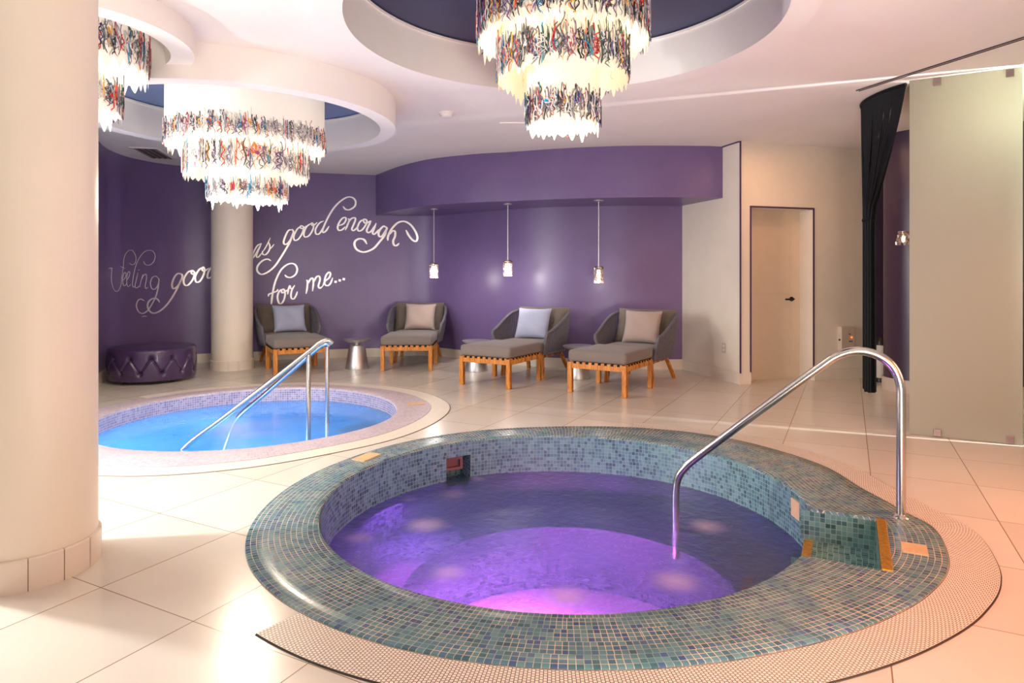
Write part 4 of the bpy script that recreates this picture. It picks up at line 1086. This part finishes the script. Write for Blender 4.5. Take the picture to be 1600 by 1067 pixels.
# string curtain
tp = [(p.x, p.y) for p in crv([(3.27, 5.42, 0), (3.21, 5.62, 0), (3.20, 5.85, 0), (3.245, 6.06, 0), (3.36, 6.26, 0)], 10)]
cu = thing('string_curtain', 'black string curtain gathered beside the frosted glass', 'curtain', (3.36, 6.1, 0))
MB().tube([(x-3.36, y-6.1, H-.015) for x, y in tp], .014, 8).build('curtain_track', 'black_cord', cu)
sm = MB(); rn = random.Random(4); NS = 130
for k in range(NS):
    f = k/(NS-1); i = min(int(f*(len(tp)-1)), len(tp)-2); g = f*(len(tp)-1)-i
    x0 = tp[i][0]+(tp[i+1][0]-tp[i][0])*g; y0 = tp[i][1]+(tp[i+1][1]-tp[i][1])*g
    x1 = 3.372+rn.uniform(-.035, .035); y1 = 6.16+(f-.5)*.10+rn.uniform(-.02, .02)
    P = [(x0, y0, H-.02)]
    for t, z in ((.22, 2.58), (.5, 2.32), (.78, 2.07), (1.0, 1.82), (1.0, 1.0), (1.0, .21+rn.uniform(-.015, .015))):
        P.append((x0+(x1-x0)*t, y0+(y1-y0)*t, z))
    sm.tube([(p.x-3.36, p.y-6.1, p.z) for p in crv(P, 3)], .0055, 4)
s_ = sm.build('curtain_strings', 'black_cord', cu, smooth=60); s_['kind'] = 'stuff'
MB().lathe([(.058, -.02), (.066, 0), (.058, .02)], 20, (.012, .06, 1.82)).build('tie_band', 'black_cord', cu)
# frosted glass screen
gd = Vector((3.90-3.255, 4.985-5.345)); ga = math.atan2(gd.y, gd.x); gm0 = Vector((3.255, 5.345))
gp = thing('glass_panel', 'tall frosted glass panel held by square metal clips at the edge', 'glass panel', (3.255, 5.345, 0), ga)
MB().box((gd.length/2, 0, 1.447), (gd.length, .012, 2.89)).build('pane', 'frosted_glass', gp, smooth=0)
for x, z in ((.19, .035), (.66, .035), (.19, 2.855), (.66, 2.855)):
    MB().box((x, 0, z), (.05, .034, .06)).build('clip', 'clip_metal', gp, smooth=0, bevel=.003)
g2 = thing('glass_panel', 'green edged glass panel of which only the edge shows past the frosted panel', 'glass panel', (3.888, 4.944, 0), ga)
MB().box((.865, 0, 1.45), (1.67, .012, 2.88)).build('pane', 'frosted_glass', g2, smooth=0)
MB().box((.015, 0, 1.45), (.03, .012, 2.88)).build('pane_edge', 'green_glass', g2, smooth=0)['label'] = 'green polished glass edge'
for x, z in ((.18, .035), (.7, .035)): MB().box((x, 0, z), (.05, .034, .06)).build('clip', 'clip_metal', g2, smooth=0, bevel=.003)
struct(strip([(3.41, 5.44), (4.74, 6.93)], 0, H, 0.06).build('wall_light_block', 'cream_paint', smooth=0))  # unseen wall added to stop light behind the glass leaking out
# unseen slotted box added behind the glass to shape the light: its slot and the joint between the panes let out one thin sheet of light
ld = Vector((3.893, 4.967, 0))-Vector((4.83, 4.603, 0)); ld.normalize(); la = math.atan2(ld.y, ld.x)
lh = MB()
lh.box((-.06, 0, 0), (.01, .13, .5)); lh.box((.02, .065, 0), (.17, .01, .5)); lh.box((.02, -.065, 0), (.17, .01, .5))
lh.box((.02, 0, .25), (.17, .14, .01)); lh.box((.02, 0, -.25), (.17, .14, .01))
lh.box((.10, .0355, 0), (.008, .067, .5)); lh.box((.10, -.0355, 0), (.008, .067, .5))
o = struct(lh.build('light_slit_box', 'black_cord', smooth=0, loc=(4.83, 4.603, 1.55))); o.rotation_euler = (0, 0, la)
# crystal wall light and bin seen past the curtain
sc_ = thing('wall_sconce', 'small crystal wall light peeking past the glass edge on dark purple', 'wall light', (4.245, 7.08, 1.70))
MB().box((.07, .045, 0), (.13, .05, .06), .4).build('bracket', 'steel', sc_, smooth=0, bevel=.004)
m = MB(); rn = random.Random(9)
for ring in range(4):
    for k in range(11):
        a = 2*pi*(k+.5*(ring % 2))/11; m.box(((.042+.008*ring)*cos(a), (.042+.008*ring)*sin(a), .06-ring*.038), (.014, .02, .034), a+rn.uniform(-.3, .3))
m.build('crystal_shade', 'crystal', sc_, smooth=0)
MB().lathe([(0, .04), (.018, .02), (.018, -.03), (0, -.05)], 12).build('bulb', 'pendant_dim_glow', sc_)
bn_ = thing('waste_bin', 'slim white bin with black base standing behind the string curtain', 'bin', (4.52, 7.98, 0))
MB().lathe([(0, .05), (.09, .05), (.09, .46), (.0, .46)], 28).build('body', 'bin_white', bn_)
MB().lathe([(0, 0), (.094, 0), (.094, .055), (0, .055)], 28).build('base', 'dark_metal', bn_)
MB().lathe([(.092, .45), (.094, .50), (.06, .545), (0, .55)], 28).build('lid', 'dark_metal', bn_)
